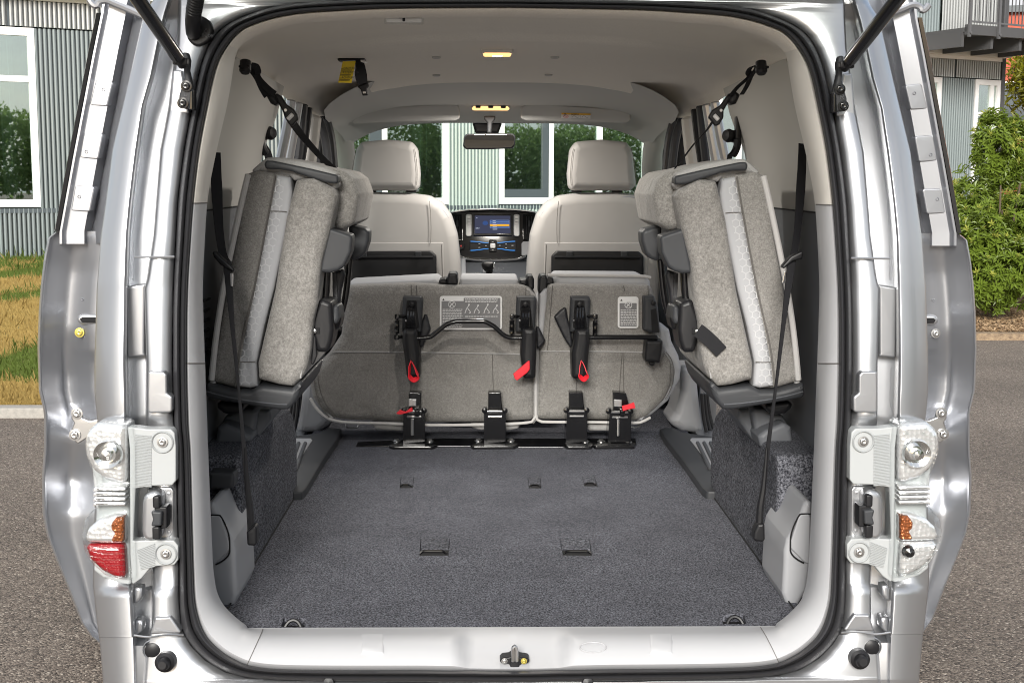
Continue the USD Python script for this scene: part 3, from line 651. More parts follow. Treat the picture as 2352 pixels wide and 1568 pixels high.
part(mr, 'sensor_housing', trace(A2((873, 815), (1078, 815), (1050, 890), (895, 890)), 3.3, .05, .01), 'black_plastic')
# windscreen
part(VAN, 'windscreen', grid([[(w * u, y + .0 - .18 * u * u, z) for u in np.linspace(-1, 1, 13)] for y, z, w in ((3.28, 1.67, .66), (3.6, 1.48, .70), (4.05, 1.17, .74))]), 'glass', 60)
# ---- dashboard
dash = part(VAN, 'dashboard', cat(grid([[(x, y + .12 * (x / .7) ** 2, z - .05 * (x / .7) ** 2) for x in np.linspace(-.70, .70, 21)] for y, z in ((3.50, .80), (3.48, 1.0), (3.47, 1.21), (3.50, 1.235), (3.65, 1.24), (4.1, 1.17))])), 'dark_trim', 50)
part(dash, 'dash_edge', trace(Z6((80, 300), (250, 265), (480, 235), (900, 226), (1300, 232), (1560, 262), (1760, 300), (1760, 320), (1560, 285), (1300, 255), (900, 248), (480, 258), (250, 288), (80, 320)), 3.42, .10, .003), 'chrome')
part(dash, 'centre_stack', trace(Z6((100, 300), (480, 252), (900, 244), (1300, 250), (1700, 300), (1560, 700), (1510, 1090), (1380, 1140), (900, 1168), (440, 1140), (310, 1100), (230, 700)), 3.44, .12, .006, lean=.15), 'piano_black')
part(dash, 'stack_trim', tube([P(*p, 3.42) for p in Z6((300, 1100), (430, 1150), (620, 1170), (900, 1177), (1200, 1165), (1390, 1145), (1500, 1100))], .005, 8), 'chrome')
YD = 3.43
def dk(name, pp, mt, dy=0.0, dep=.012, r=.002, rc=.002): return part(dash, name, trace(pp, YD - dy, dep, r, rc=rc, lean=.15), mt)
dk('screen_frame', Z6((545, 335), (1250, 335), (1258, 720), (545, 725)), 'piano_black', .004, .02, .003)
dk('screen', Z6((570, 355), (1222, 360), (1228, 680), (566, 685)), 'screen_dark', .0065, .003, 0)
dk('screen_frame', Z6((560, 672), (1245, 668), (1245, 685), (560, 690)), 'steel', .0075, .003, 0)
for k in range(6):
    y = 440 + 37.5 * k
    dk('screen_line', Z6((848, y), (1205, y), (1205, y + 34), (848, y + 34)), 'screen_gold' if k == 2 else 'screen_line', .0085, .002, 0)
    if k != 2: dk('screen_row', Z6((853, y + 4), (1200, y + 4), (1200, y + 30), (853, y + 30)), 'screen_blue', .0095, .002, 0)
    dk('screen_mark', Z6((900, y + 14), (955 + (k * 37) % 30, y + 14), (955 + (k * 37) % 30, y + 20), (900, y + 20)), 'screen_text', .0105, .002, 0)
for x, y in ((590, 612), (715, 612), (590, 650), (715, 650)):
    dk('screen_row', Z6((x, y), (x + 118, y), (x + 118, y + 26), (x, y + 26)), 'screen_blue', .0085, .002, 0)
dk('screen_glow', Z6((715, 480), (740, 455), (790, 455), (815, 480), (815, 510), (790, 530), (740, 530), (715, 510)), 'screen_blue', .0085, .002, 0)
part(dash, 'screen_text', text('105.9', .0045, P(*Z6((585, 596))[0], YD - .012), (1, 0, 0), (0, .15, 1)), 'screen_text', False)
part(dash, 'screen_text', text('FM', .0028, P(*Z6((595, 402))[0], YD - .012), (1, 0, 0), (0, .15, 1)), 'screen_text', False)
for xa, xb in ((405, 515), (1285, 1395)):
    dk('button_bar', Z6((xa, 345), (xa + 25, 332), (xb - 25, 332), (xb, 345), (xb, 715), (xb - 25, 735), (xa + 25, 735), (xa, 715)), 'button_silver', .006, .02, .003, .006)
    dk('button_bar', Z6((xa + 14, 525), (xb - 14, 525), (xb - 14, 715), (xa + 14, 715)), 'black_plastic', .009, .02, .002, .003)
    for k in range(3): dk('button', Z6((xa + 20, 360 + 56 * k), (xb - 20, 360 + 56 * k), (xb - 20, 408 + 56 * k), (xa + 20, 408 + 56 * k)), 'button_silver', .0095, .02, .002, .002)
    for k in range(2): dk('button_mark', Z6((xa + 44, 555 + 70 * k), (xb - 44, 555 + 70 * k), (xb - 44, 568 + 70 * k), (xa + 44, 568 + 70 * k)), 'print_white', .011, .02, 0)
dk('climate_panel', Z6((475, 830), (490, 822), (640, 835), (820, 858), (985, 858), (1150, 835), (1320, 822), (1335, 840), (1335, 975), (1310, 1000), (1150, 985), (985, 962), (820, 962), (640, 985), (495, 1000), (475, 980)), 'black_plastic', .006, .02, .003, .003)
for pp in (((495, 828), (640, 838), (730, 850), (820, 856)), ((985, 856), (1080, 848), (1150, 838), (1310, 828)), ((495, 995), (640, 985), (730, 970), (820, 962)), ((985, 962), (1080, 970), (1150, 985), (1310, 995))):
    part(dash, 'blue_line', tube([P(*p, YD - .012) for p in Z6(*pp)], .0016, 6), 'blue_glow')
dk('climate_dial', Z6((832, 810), (850, 797), (955, 797), (975, 810), (975, 1010), (955, 1022), (850, 1022), (832, 1010)), 'black_plastic', .010, .02, .003, .004)
dk('climate_dial', Z6((848, 875), (865, 862), (935, 862), (955, 875), (955, 945), (935, 958), (865, 958), (848, 945)), 'button_silver', .016, .02, .003, .004)
for x, y in ((655, 877), (655, 942), (775, 907), (1030, 905), (1145, 880), (1145, 945), (1262, 905), (900, 838), (900, 990)):
    dk('button_mark', Z6((x - 16, y - 5), (x + 16, y - 5), (x + 16, y + 5), (x - 16, y + 5)), 'print_white', .0145, .02, 0)
for sg, xs in ((0, (195, 245, 295)), (1, (1520, 1567, 1612))):
    dk('air_vent', Z6(*(((120, 320), (330, 325), (340, 800), (250, 800))) if sg == 0 else Z6((1460, 330), (1680, 325), (1550, 800), (1460, 790)) if False else ((1460, 330), (1680, 325), (1550, 800), (1460, 790))), 'hole', .002, .01, 0)
    for x in xs: dk('vent_slat', Z6((x - 5, 370), (x + 5, 370), (x + 5, 690), (x - 5, 690)), 'grey_plastic', .007, .012, .001)
    x = 250 if sg == 0 else 1570
    dk('vent_tab', Z6((x - 18, 450), (x + 18, 450), (x + 18, 560), (x - 18, 560)), 'grey_plastic', .012, .012, .002)
    x = 338 if sg == 0 else 1462
    dk('vent_trim', Z6((x - 8, 600), (x + 8, 600), (x + 10, 800), (x - 70 if sg == 0 else x + 90, 815), (x - 70 if sg == 0 else x + 90, 795), (x - 6, 790)), 'chrome', .008, .01, .001)
c = P(*Z6((318, 915))[0], YD - .004)
part(dash, 'hazard_button', lathe([(.018, 0), (.018, .006), (.014, .010), (0, .009)], c, (0, -1, .1), 20), 'black_plastic')
dk('hazard_mark', Z6((295, 925), (318, 888), (340, 925)), 'print_red', .018, .004, 0)
dk('blue_tag', Z6((1430, 870), (1460, 835), (1600, 830), (1560, 1080), (1430, 1100)), 'light_fabric', .012, .02, .004, .006)
# centre console and gear lever
con = part(VAN, 'centre_console', cat(grid([[(x * k, y, z - .02 * (x / .2) ** 4) for x in np.linspace(-.2, .2, 11)] for y, z, k in ((2.55, .70, .8), (2.75, .885, .9), (3.0, .93, 1), (3.25, .975, 1.05), (3.46, 1.03, 1.1))])), 'dark_trim', 50)
def cz(y): return np.interp(y, [2.75, 3.0, 3.25, 3.46], [.885, .93, .975, 1.03])
for xa in (-.155, .165): part(con, 'console_edge', tube([(xa, 2.72, .88), (xa, 3.0, cz(3.0) + .006), (xa * 1.02, 3.25, cz(3.25) + .006), (xa * 1.05, 3.45, cz(3.45) + .006)], .012, 8), 'grey_trim')
g0 = P(*Z6((860, 1490))[0], 2.98); gy = 2.98
an = np.linspace(0, math.pi * 2, 33)
part(con, 'gear_ring', tube([(g0[0] + .066 * math.cos(a), gy + .06 * math.sin(a), cz(gy + .06 * math.sin(a)) + .006) for a in an], .006, 8, smooth=False, caps=False), 'chrome')
c = P(*Z6((1155, 1280))[0], 3.2)
for nm, cx, cy, mt in (('power_button', P(*Z6((630, 1280))[0], 3.2), 3.22, 'chrome'), ('cup_cover', c, 3.2, 'dark_trim')):
    part(con, nm, cat(lathe([(.026, 0), (.026, .008), (.020, .012), (.018, .008), (0, .008)], (cx[0], cy, cz(cy)), (0, -.2, 1), 22)), mt)
part(con, 'switch', rbox((P(*Z6((975, 1285))[0], 3.2)[0], 3.22, cz(3.22) + .006), (.024, .03, .012), .003), 'black_plastic')
lv = part(VAN, 'gear_lever', cat(trace(Z6((690, 1240), (720, 1200), (790, 1185), (910, 1185), (940, 1205), (945, 1250), (915, 1340), (880, 1385), (800, 1395), (740, 1370), (700, 1310)), 2.93, .055, .02, rc=.01, back=True), tube([P(*Z6((835, 1370))[0], 2.955), P(*Z6((840, 1450))[0], 2.965), P(*Z6((845, 1520))[0], 2.98)], [.017, .013, .016], 12)), 'black_plastic', 50)
part(lv, 'chrome_inlay', trace(Z6((918, 1215), (940, 1212), (942, 1255), (915, 1335), (900, 1330)), 2.928, .02, .003), 'chrome')

# ---- tail lamps with their brackets
def lamp(side_):
    f = (lambda m: m) if side_ == 0 else mir
    YL = .012
    L = part(VAN, 'tail_lamp', f(cat(trace(A4((640, 1405), (700, 1395), (845, 1410), (850, 1470)) + A7((850, 0), (868, 280), (868, 700), (880, 915), (800, 905), (690, 870), (625, 820), (640, 420), (625, 250), (600, 0)), YL + .035, .06, .006, rc=.006))), 'lamp_housing', label='left tail lamp with a red lower lens' if side_ == 0 else 'right tail lamp, all clear')
    def el(cx, cy, rx, ry, a0, a1, n=22): return [(cx + rx * math.cos(t), cy - ry * math.sin(t)) for t in np.linspace(a0, a1, n)]
    pi = math.pi
    # reverse lamp (upper bowl)
    up_ = [(296, 985), (296, 1100)] + el(252, 1045, 64, 62, -2.2, -3.9 - .0)[::1]
    bowl = A4((845, 1410)) + A7((845, 235), (800, 240), (700, 210), (620, 150), (572, 60), (560, -20)) + A4((560, 1540), (570, 1480), (640, 1400))
    part(L, 'reverse_lamp', f(trace(bowl, YL + .012, .05, .012, rc=.01)), 'lamp_reflector')
    c0 = P(*A7((722, 40))[0], YL + .004)
    part(L, 'bulb', f(cat(lathe([(.03, 0), (.027, .008), (.016, .003), (.014, .010), (.010, .018), (0, .02)], c0, (0, -1, 0), 22))), 'chrome')
    for k in range(4):
        part(L, 'reflector_band', f(trace(A7((622, 270 + 33 * k), (640, 258 + 33 * k), (835, 262 + 33 * k), (835, 286 + 33 * k), (640, 284 + 33 * k), (620, 294 + 33 * k)), YL + .006, .04, .005)), 'lamp_reflector')
    low = A7((835, 440), (760, 445), (650, 480), (580, 545), (555, 632), (835, 640))
    part(L, 'indicator_bowl', f(trace(low, YL + .012, .05, .01, rc=.01)), 'lamp_reflector')
    part(L, 'amber_bulb', f(trace(A7((748, 492), (772, 462), (824, 456), (824, 630), (736, 630), (744, 604), (764, 572), (740, 548), (736, 512)), YL + .004, .03, .007, rc=.004)), 'amber')
    redp = A7((558, 645), (822, 645), (835, 880), (760, 865), (680, 825), (600, 750))
    part(L, 'brake_lamp' if side_ == 0 else 'fog_lamp', f(trace(redp, YL + .010, .05, .012, rc=.008)), 'red_reflector' if side_ == 0 else 'lamp_reflector')
    if side_:
        part(L, 'bulb', f(lathe([(.013, 0), (.010, .012), (0, .016)], P(*A7((775, 700))[0], YL + .004), (0, -1, 0), 18)), 'black_metal')
    lens = A4((650, 1395), (845, 1405)) + A7((865, 0), (868, 300), (868, 700), (880, 905), (790, 895), (690, 870), (600, 790), (545, 700), (525, 590), (540, 500), (590, 435), (640, 410), (625, 330), (625, 225), (580, 130), (550, 30), (552, -60)) + A4((580, 1450))
    lm = trace(lens, YL - .026, .06, .024, seg=6, rc=.01)
    part(L, 'lens', f(lm), 'lens', 60)
    for yy in (612, 652, 690, 730, 768, 808, 845):
        x0 = 540 + max(0, yy - 640) * .55
        part(L, 'lens_rib', f(tube([P(*p, YL - .027) for p in A7((x0 + 12, yy - 12), (x0 + 90, yy + 6), (700, yy + 14), (838, yy + 14 if yy < 840 else yy + 8))], .0013, 5)), 'lens')
    # bracket: two eared wings with ribbing
    YK = .026
    wing = A4((850, 1425), (985, 1440), (1140, 1440), (1165, 1465), (1175, 1560)) + A7((1175, 215), (1150, 248), (1000, 252), (905, 270), (890, 620), (1020, 612), (1160, 615), (1190, 650), (1190, 745), (1165, 780), (1010, 790), (945, 870), (882, 915), (868, 700), (866, 0))
    B = part(L, 'bracket', f(trace(wing, YK, .03, .004, rc=.003)), 'lamp_housing')
    for k in range(34):
        yy = -90 + 10.2 * k
        part(B, 'rib', f(tube([P(*p, YK - .001) for p in A7((905, yy), (1012, yy + 10))], .0012, 4, smooth=False)), 'lamp_housing')
    for k in range(14):
        yy = 655 + 10.5 * k
        part(B, 'rib', f(tube([P(*p, YK - .001) for p in A7((915 + k * 2, yy + 26 - k * .7), (1035, yy - 18 + k))], .0012, 4, smooth=False)), 'lamp_housing')
    for (x, y) in A4((1085, 1527))[:1] + A7((1108, 705))[:1]:
        part(B, 'bolt', f(bolt(P(x, y, YK - .002), .0072)), 'steel')
        part(B, 'bolt_recess', f(lathe([(.019, .001), (.021, .004), (.023, .001)], P(x, y, YK - .0005), (0, -1, 0), 24)), 'lamp_housing')
    # tailgate side catch
    T = part(VAN, 'side_catch', f(cat(trace(A7((960, 310), (1010, 285), (1070, 290), (1080, 330), (1075, 560), (1060, 610), (1000, 628), (955, 610), (942, 560), (945, 360)), .018, .03, .010, rc=.014))), 'silver')
    part(T, 'mount_plate', f(trace(A7((1010, 262), (1145, 262), (1160, 285), (1160, 560), (1130, 600), (1060, 605)), .05, .02, .003, rc=.004)), 'silver')
    part(T, 'catch_block', f(cat(trace(A7((1030, 390), (1115, 392), (1115, 535), (1075, 540), (1070, 480), (1030, 470)), .008, .03, .003), rbox(P(*A7((1050, 560))[0], .012), (.016, .02, .026), .004), rbox(P(*A7((1050, 355))[0], .012), (.014, .02, .024), .004))), 'black_plastic')
    part(T, 'catch_wedge', f(trace(A7((1005, 420), (1080, 425), (1075, 520), (1005, 525), (1020, 475)), -.006, .03, .004)), 'grey_plastic')
    for yy in (302, 378, 475, 558): part(T, 'rivet', f(lathe([(.004, 0), (.0035, .002), (0, .0025)], P(*A7((1128, yy))[0], .05), (0, -1, 0), 10)), 'silver')
lamp(0); lamp(1)
# rubber stops on the bumper
for s in (0, 1):
    f = (lambda m: m) if s == 0 else mir
    c1, c2 = P(*A7((1020, 1350))[0], .012), P(*A7((1110, 1420))[0], .0)
    part(VAN, 'plug', f(cat(lathe([(.016, -.01), (.016, .002), (.010, .005), (0, .005)], c1, (0, -1, 0), 20))), 'black_plastic')
    part(VAN, 'plug_rim', f(lathe([(.019, -.01), (.020, .003), (.022, .001)], c1 + (0, .004, 0), (0, -1, 0), 20)), 'silver')
    part(VAN, 'rubber_stop', f(cat(lathe([(.02, -.02), (.02, .012), (.014, .016), (.012, .03), (.008, .034), (0, .034)], c2, (0, -1, .1), 20))), 'black_plastic')
for x in (755, 1350):
    part(VAN, 'bumper_clip', lathe([(.012, -.01), (.010, .006), (0, .008)], P(x, 1566, .0), (0, -1, .3), 16), 'black_plastic')
# tailgate struts, brackets, harness hose, tailgate
for s in (0, 1):
    f = (lambda m: m) if s == 0 else mir
    a, b = P(415, 142, .10), np.array([-.74, -.65, 1.925])
    S = part(VAN, 'gas_strut', f(cat(tube([a + (b - a) * .03, a + (b - a) * .6], .0135, 16, smooth=False), tube([a + (b - a) * .55, b], .006, 10, smooth=False))), 'black_metal')
    part(S, 'ball_joint', f(cat(tube([a - (b - a) * .015, a + (b - a) * .05], .010, 12, smooth=False), rbox(a, (.03, .02, .014), .004))), 'black_plastic')
    K = part(VAN, 'strut_bracket', f(cat(trace(A1((1215, 350), (1250, 350), (1265, 400), (1258, 470), (1290, 610), (1268, 730), (1215, 725), (1190, 695), (1195, 640), (1230, 520)), .13, .02, .004, rc=.004))), 'grey_plastic')
    for p in A1((1245, 577), (1222, 690)):
        part(K, 'bolt', f(bolt(P(*p, .128), .0075)), 'black_metal')
    part(K, 'side_flange', f(trace(A1((1268, 610), (1290, 600), (1290, 735), (1262, 735)), .122, .03, .002)), 'black_metal')
    t0 = P(*A1((1226, 645))[0], .129)
    part(K, 'side_letter', text('L' if s == 0 else 'R', .010, t0 if s == 0 else t0 * (-1, 1, 1) - (.006, 0, 0), (1, 0, 0), (0, 0, 1)), 'dark_trim', False)
gm = part(VAN, 'wiring_grommet', trace(A1((1240, 180), (1290, 110), (1350, 105), (1400, 140), (1420, 200), (1400, 270), (1340, 310), (1290, 308), (1250, 260)), .205, .02, .005, rc=.015), 'black_plastic')
hp = [P(*p, y) for p, y in zip(A1((1295, 220), (1290, 150), (1295, 80), (1310, -10), (1330, -120)), (.205, .17, .15, .13, .10))]
part(gm, 'hose', tube(hp[:3], .016, 14), 'black_plastic')
part(gm, 'hose', cat(*[lathe([(.013, 0), (.0165, .004), (.0165, .007), (.013, .011)], hp[2] + (hp[4] - hp[2]) * t, hp[4] - hp[2], 16) for t in np.linspace(0, .9, 11)]), 'black_plastic')
part(gm, 'grommet_text', text('BODY', .0062, P(*A1((1348, 245))[0], .2035), (1, 0, -.1), (.1, 0, 1)), 'dark_trim', False)
q = [P(*p, .2035) for p in A1((1362, 218), (1378, 190), (1390, 220), (1362, 218))]
part(gm, 'grommet_mark', tube(q, .0006, 4, smooth=False), 'dark_trim', False)
tg = grid([[(w * u, y, z - .06 * u * u * u * u) for u in np.linspace(-1, 1, 17)] for y, z, w in ((.27, 1.875, .70), (.1, 1.94, .73), (-.05, 1.965, .75))])
tg2 = grid([[(w * u, y, z - .06 * u * u * u * u) for u in np.linspace(-1, 1, 17)] for y, z, w in ((-.50, 2.04, .79), (-.8, 2.07, .80), (-1.0, 2.05, .76))])
tr_ = grid([[(s_, y, z) for s_ in (-.80, -.66)] for y, z in ((-.04, 1.92), (-.3, 1.96), (-.52, 1.99))])
TG = part(VAN, 'tailgate', cat(tg, tg2, tr_, mir(tr_)), 'silver', 40)
part(TG, 'rear_window', grid([[(w * u, y, z - .05 * u * u * u * u) for u in np.linspace(-1, 1, 9)] for y, z, w in ((-.04, 1.958, .67), (-.3, 2.0, .67), (-.51, 2.035, .67))]), 'glass', 40)

# ---- sliding doors, pushed back along the flanks
GL = [(-20, 228), (33, 221), (120, 203), (240, 180), (360, 157), (470, 137), (531, 126)]
OE = [(531, 132), (540, 120), (547, 112), (593, 103), (650, 96), (713, 91), (799, 88), (896, 91), (947, 103), (1029, 103), (1098, 98), (1180, 100), (1230, 110), (1287, 132), (1355, 160), (1428, 188), (1462, 212), (1476, 230)]
YS = .46
def door_low(py):
    e = itp(OE, py); w = np.interp(py, [531, 600, 713, 1029, 1180, 1287, 1476], [1.0, 1, 1, 1, 1, .8, .35])
    r = [P(e - 2, py, YS + .9) + (.03, 0, 0), P(e - 2, py, YS + .045), P(e - 1, py, YS + .02), P(e + 2, py, YS + .006), P(e + 6 * w, py, YS + .008), P(e + 8 * w, py, YS + .018)]
    hol = np.interp(py, [531, 620, 760, 860, 940, 1000, 1100, 1180, 1400], [.02, .05, .055, .10, .10, .02, .075, .03, .05])
    for t, k in ((.2, .45), (.32, .95), (.45, 1.0), (.6, .9), (.75, .6), (.9, .5), (1.0, .6), (1.25, .8)):
        r.append(P(e + 8 * w + 140 * t * w, py, YS + .018 + hol * k * (1 if t < .7 or py > 820 else .7)))
    return r
dl = grid([door_low(y) for y in np.r_[531, 536, 540, 547, np.arange(560, 1420, 14), 1428, 1445, 1462, 1470, 1476]])
def door_up(py):
    g = itp(GL, py)
    r = [P(g + 9, py, YS + .9), P(g + 9, py, YS + .01), P(g + 11, py, YS), P(g + 16, py, YS), P(g + 19, py, YS + .012)]
    for t, k in ((.1, .02), (.35, .022), (.62, .024), (.68, .05), (.85, .07), (1.0, .02), (1.3, .0)):
        r.append(P(g + 19 + 78 * t, py, YS + k))
    return r
du = grid([door_up(y) for y in np.r_[-20, 20, np.arange(34, 531, 20), 531, 560]])
cap_ = tube([P(*p, YS + .0) for p in A1((600, 1), (645, 40), (660, 15), (700, 2), (780, 30), (960, 110))], .008, 8)
for s in (0, 1):
    f = (lambda m: m) if s == 0 else mir
    D = part(VAN, 'sliding_door', f(cat(dl, du)), 'silver_door', 50, label='left sliding door, pushed back' if s == 0 else 'right sliding door, pushed back')
    gs = grid([[P(itp(GL, y) + dx, y, YS + dy) for dx, dy in ((9, .02), (9, -.004), (0, -.006), (-1, .004), (0, .9))] for y in np.r_[30, np.arange(40, 520, 40), 525, 531]])
    part(D, 'window_glass', f(gs), 'black_metal', 40)
    part(D, 'top_edge', f(cap_), 'silver_door')
    for pp in (((640, 532), (755, 545), (715, 712), (595, 705)), ((560, 880), (688, 890), (655, 1065), (528, 1055)), ((500, 1240), (632, 1245), (600, 1415), (470, 1410))):
        part(D, 'pressed_pad', f(trace(A1(*pp), YS + .0195, .03, .003, rc=.005)), 'silver_door')
    for p in A1((692, 600), (578, 1015), (530, 1315)) + A4((550, 572), (572, 818)):
        part(D, 'clip_hole', f(lathe([(.003, .0), (.004, .0012), (.003, .002), (.0025, .0005)], P(*p, YS + (.0195 if p[1] < 470 else .055)), (0, -1, 0), 12)), 'silver_door')
    hp_ = A4((512, 690), (540, 672), (660, 672), (660, 742), (540, 742), (512, 725))
    lk = part(D, 'lock', f(trace(hp_, YS + .035, .03, .006, rc=.01)), 'silver')
    part(lk, 'lock_slot', f(trace(A4((530, 705), (545, 696), (660, 692), (660, 732), (545, 728)), YS + .030, .02, .002)), 'hole')
    for p, mt in ((A4((532, 796))[0], 'gold_bolt' if s == 0 else 'steel'), (A4((628, 630))[0], 'steel'), (A4((628, 800))[0], 'steel')):
        part(lk, 'bolt', f(bolt(P(*p, YS + .05), .0075)), mt)
    R_ = part(D, 'roller_arm', f(cat(trace(A4((480, 1310), (510, 1300), (540, 1330), (545, 1365), (600, 1385), (700, 1360), (700, 1440), (600, 1490), (520, 1540), (470, 1500), (478, 1440), (495, 1400), (475, 1370)), YS - .16, .012, .003, rc=.004))), 'steel')
    for p in A4((515, 1335), (500, 1480)): part(R_, 'bolt', f(bolt(P(*p, YS - .162), .0085)), 'steel')
# ================================================================ SEATS AND BELTS
def hexlines(poly, Y, a=.0105, w=.0011):
    """outlines of hexagons inside a sighted outline, raised on the plane y = Y"""
    q = np.array([P(x, y, Y) for x, y in poly])[:, [0, 2]]; pg = Polygon(q).buffer(0)
    x0, z0, x1, z1 = pg.bounds; ls = []
    dx, dz = a * math.sqrt(3), a * 1.5
    for j in range(int((z1 - z0) / dz) + 2):
        for i in range(int((x1 - x0) / dx) + 2):
            cx, cz_ = x0 + (i + .5 * (j % 2)) * dx, z0 + j * dz
            c = [(cx + a * math.sin(k * math.pi / 3), cz_ + a * math.cos(k * math.pi / 3)) for k in range(4)]
            ls.append(LineString(c))
    g = unary_union(ls).buffer(w, cap_style=2, join_style=2).intersection(pg)
    ms = [trimesh.creation.extrude_polygon(k, .001, engine='earcut') for k in getattr(g, 'geoms', [g]) if k.area > 1e-7]
    return place(cat(*ms), (0, Y, 0), (1, 0, 0), (0, 0, 1), (0, 1, 0))
def third_row(s):
    dx = 0 if s == 0 else -.016
    def f(m):
        if s == 0: return m
        m = mir(m); m.apply_translation((dx, 0, 0)); return m
    S = thing('third_row_seat', ('folded grey seat swung up against the left wall of the load bay', 'folded grey seat swung up against the right wall, its black lever strap sticking out')[s], 'car seat', (-.6 if s == 0 else .6, .8, .76))
    outer = [(560, 402), (590, 390), (664, 402), (671, 440), (655, 560), (629, 662), (600, 780), (588, 834), (592, 880), (585, 893), (540, 893), (493, 880), (482, 868), (500, 770), (540, 545)]
    part(S, 'backrest', f(trace(outer, .60, .42, .018, rc=.006)), 'suede', 50)
    part(S, 'edge_piping', f(tube([P(*p, .602) for p in ((570, 402), (557, 455), (534, 560), (510, 680), (493, 800), (486, 872))], .0075, 10)), 'piping')
    part(S, 'piping_end', f(rbox(P(489, 882, .605), (.014, .02, .016), .005)), 'suede_light')
    hx = [(634, 402), (625, 450), (619, 481), (602, 570), (584, 662), (564, 750), (548, 834), (542, 888), (575, 893), (591, 888), (588, 834), (606, 750), (629, 662), (648, 570), (667, 481), (671, 440), (666, 408)]
    part(S, 'hex_panel', f(trace(hx, .592, .05, .014, rc=.003)), 'light_fabric', 50)
    hl_ = [(636, 410), (622, 481), (587, 662), (550, 834), (546, 882), (580, 885), (576, 834), (613, 662), (648, 481), (652, 415)]
    part(S, 'hex_pattern', f(hexlines(hl_, .5912)), 'hex_line', False)
    part(S, 'hex_seam', f(tube([P(*p, .5905) for p in A4((1598, 990), (1660, 993), (1706, 990))], .0012, 5)), 'seam')
    part(S, 'hex_seam', f(tube([P(*p, .5905) for p in A1((1800, 1412), (1850, 1412), (1915, 1416))], .0012, 5)), 'seam')
    for a_, nm in (([(632, 402), (618, 481), (583, 662), (546, 834), (541, 888)], 'hex_seam'),):
        part(S, nm, f(tube([P(*p, .5955) for p in a_], .0018, 6)), 'seam')
    inner = [(678, 414), (720, 407), (766, 434), (773, 450), (765, 495), (757, 530), (738, 600), (729, 690), (718, 740), (714, 800), (706, 840), (698, 862), (673, 890), (640, 886), (592, 873), (590, 834), (629, 668), (655, 500)]
    part(S, 'cushion', f(trace(inner, .578, .45, .024, rc=.008)), 'suede', 50)
    part(S, 'cushion_seam', f(tube([P(*p, .586) for p in ((752, 440), (746, 500), (722, 610), (709, 740), (690, 868))], .0022, 6)), 'suede_light')
    cap_o = [(570, 402), (575, 392), (598, 372), (612, 362), (640, 361), (700, 372), (745, 384), (772, 396), (780, 425), (768, 436), (720, 410), (676, 416), (664, 405), (600, 394)]
    part(S, 'top_cover', f(trace(cap_o, .615, .40, .012, rc=.006)), 'suede_light', 50)
    part(S, 'shoulder', f(trace([(690, 376), (750, 384), (790, 392), (812, 408), (826, 446), (814, 512), (785, 528), (752, 524), (760, 470), (768, 432), (720, 412)], .66, .40, .026, rc=.012)), 'suede', 50)
    part(S, 'grab_bar', f(trace(Z1((725, 1330), (745, 1285), (830, 1290), (1300, 1390), (1640, 1470), (1632, 1560), (1590, 1572), (1480, 1560), (1200, 1470), (1060, 1420), (900, 1395), (740, 1392)), .588, .05, .008, rc=.006)), 'grey_plastic')
    part(S, 'zip_pull', f(trace([(790, 452), (797, 448), (800, 470), (793, 478), (788, 468)], .70, .02, .004)), 'black_plastic')
    part(S, 'base_shell', f(trace(Z4((10, 130), (50, 205), (120, 225), (370, 290), (560, 292), (640, 245), (720, 232), (1060, 270), (1195, 135), (1205, 180), (1150, 350), (1090, 450), (1020, 525), (900, 528), (480, 462), (30, 385), (0, 340)), .575, .40, .012, rc=.006)), 'grey_plastic', 40)
    part(S, 'base_edge', f(tube([P(*p, .574) for p in Z4((30, 300), (300, 370), (600, 420), (860, 450), (1010, 460))], .0016, 5)), 'dark_trim')
    part(S, 'pivot', f(trace(Z4((135, 420), (480, 455), (475, 520), (430, 565), (330, 592), (230, 575), (150, 510)), .66, .22, .015, rc=.01)), 'black_plastic')
    pd = part(S, 'pedestal', f(cat(trace(Z4((250, 600), (480, 515), (600, 515), (640, 560), (600, 800), (540, 850), (170, 740)), .74, .2, .012, rc=.006), trace(Z4((150, 745), (215, 700), (260, 690), (480, 780), (555, 835), (570, 860), (540, 992), (125, 955)), .68, .22, .012, rc=.005), trace(Z4((600, 515), (800, 525), (815, 640), (560, 985), (545, 860)), .78, .22, .01))), 'dark_trim')
    # hinge covers, latch, rods on the inner side
    part(S, 'hinge_cover', f(trace(Z3((345, 215), (370, 215), (560, 275), (572, 305), (562, 430), (500, 560), (440, 605), (370, 627), (285, 622), (268, 580), (300, 430)), .60, .07, .008, rc=.006)), 'grey_plastic')
    part(S, 'hinge_cover', f(trace(Z3((535, 178), (690, 212), (728, 245), (725, 330), (690, 440), (640, 490), (555, 525), (540, 300)), .78, .07, .010, rc=.008)), 'grey_plastic')
    part(S, 'support_rod', f(tube([P(*p, .68) for p in Z3((335, 600), (332, 700), (318, 880), (300, 960))], .0105, 12)), 'black_metal')
    part(S, 'support_rod', f(tube([P(*p, .82) for p in Z3((545, 500), (535, 620), (512, 820), (480, 960), (445, 1040))], .0085, 12)), 'black_metal')
    part(S, 'strap_pouch', f(trace(Z3((390, 620), (480, 590), (505, 640), (470, 780), (455, 930), (395, 930), (385, 760)), .75, .02, .008, rc=.006)), 'pouch')
    part(S, 'strap_pouch', f(ribbon([P(*p, .742) for p in Z3((405, 620), (412, 760), (420, 920))], .010, .006)), 'pouch')
    lt = part(S, 'latch', f(cat(trace(Z3((255, 880), (300, 866), (385, 895), (390, 960), (400, 1150), (385, 1250), (360, 1330), (330, 1358), (245, 1355), (200, 1200), (182, 1110), (205, 1000)), .615, .11, .012, rc=.008), trace(Z3((380, 940), (400, 925), (450, 918), (470, 1045), (450, 1140), (400, 1150), (370, 1090)), .66, .08, .01, rc=.008))), 'black_plastic')
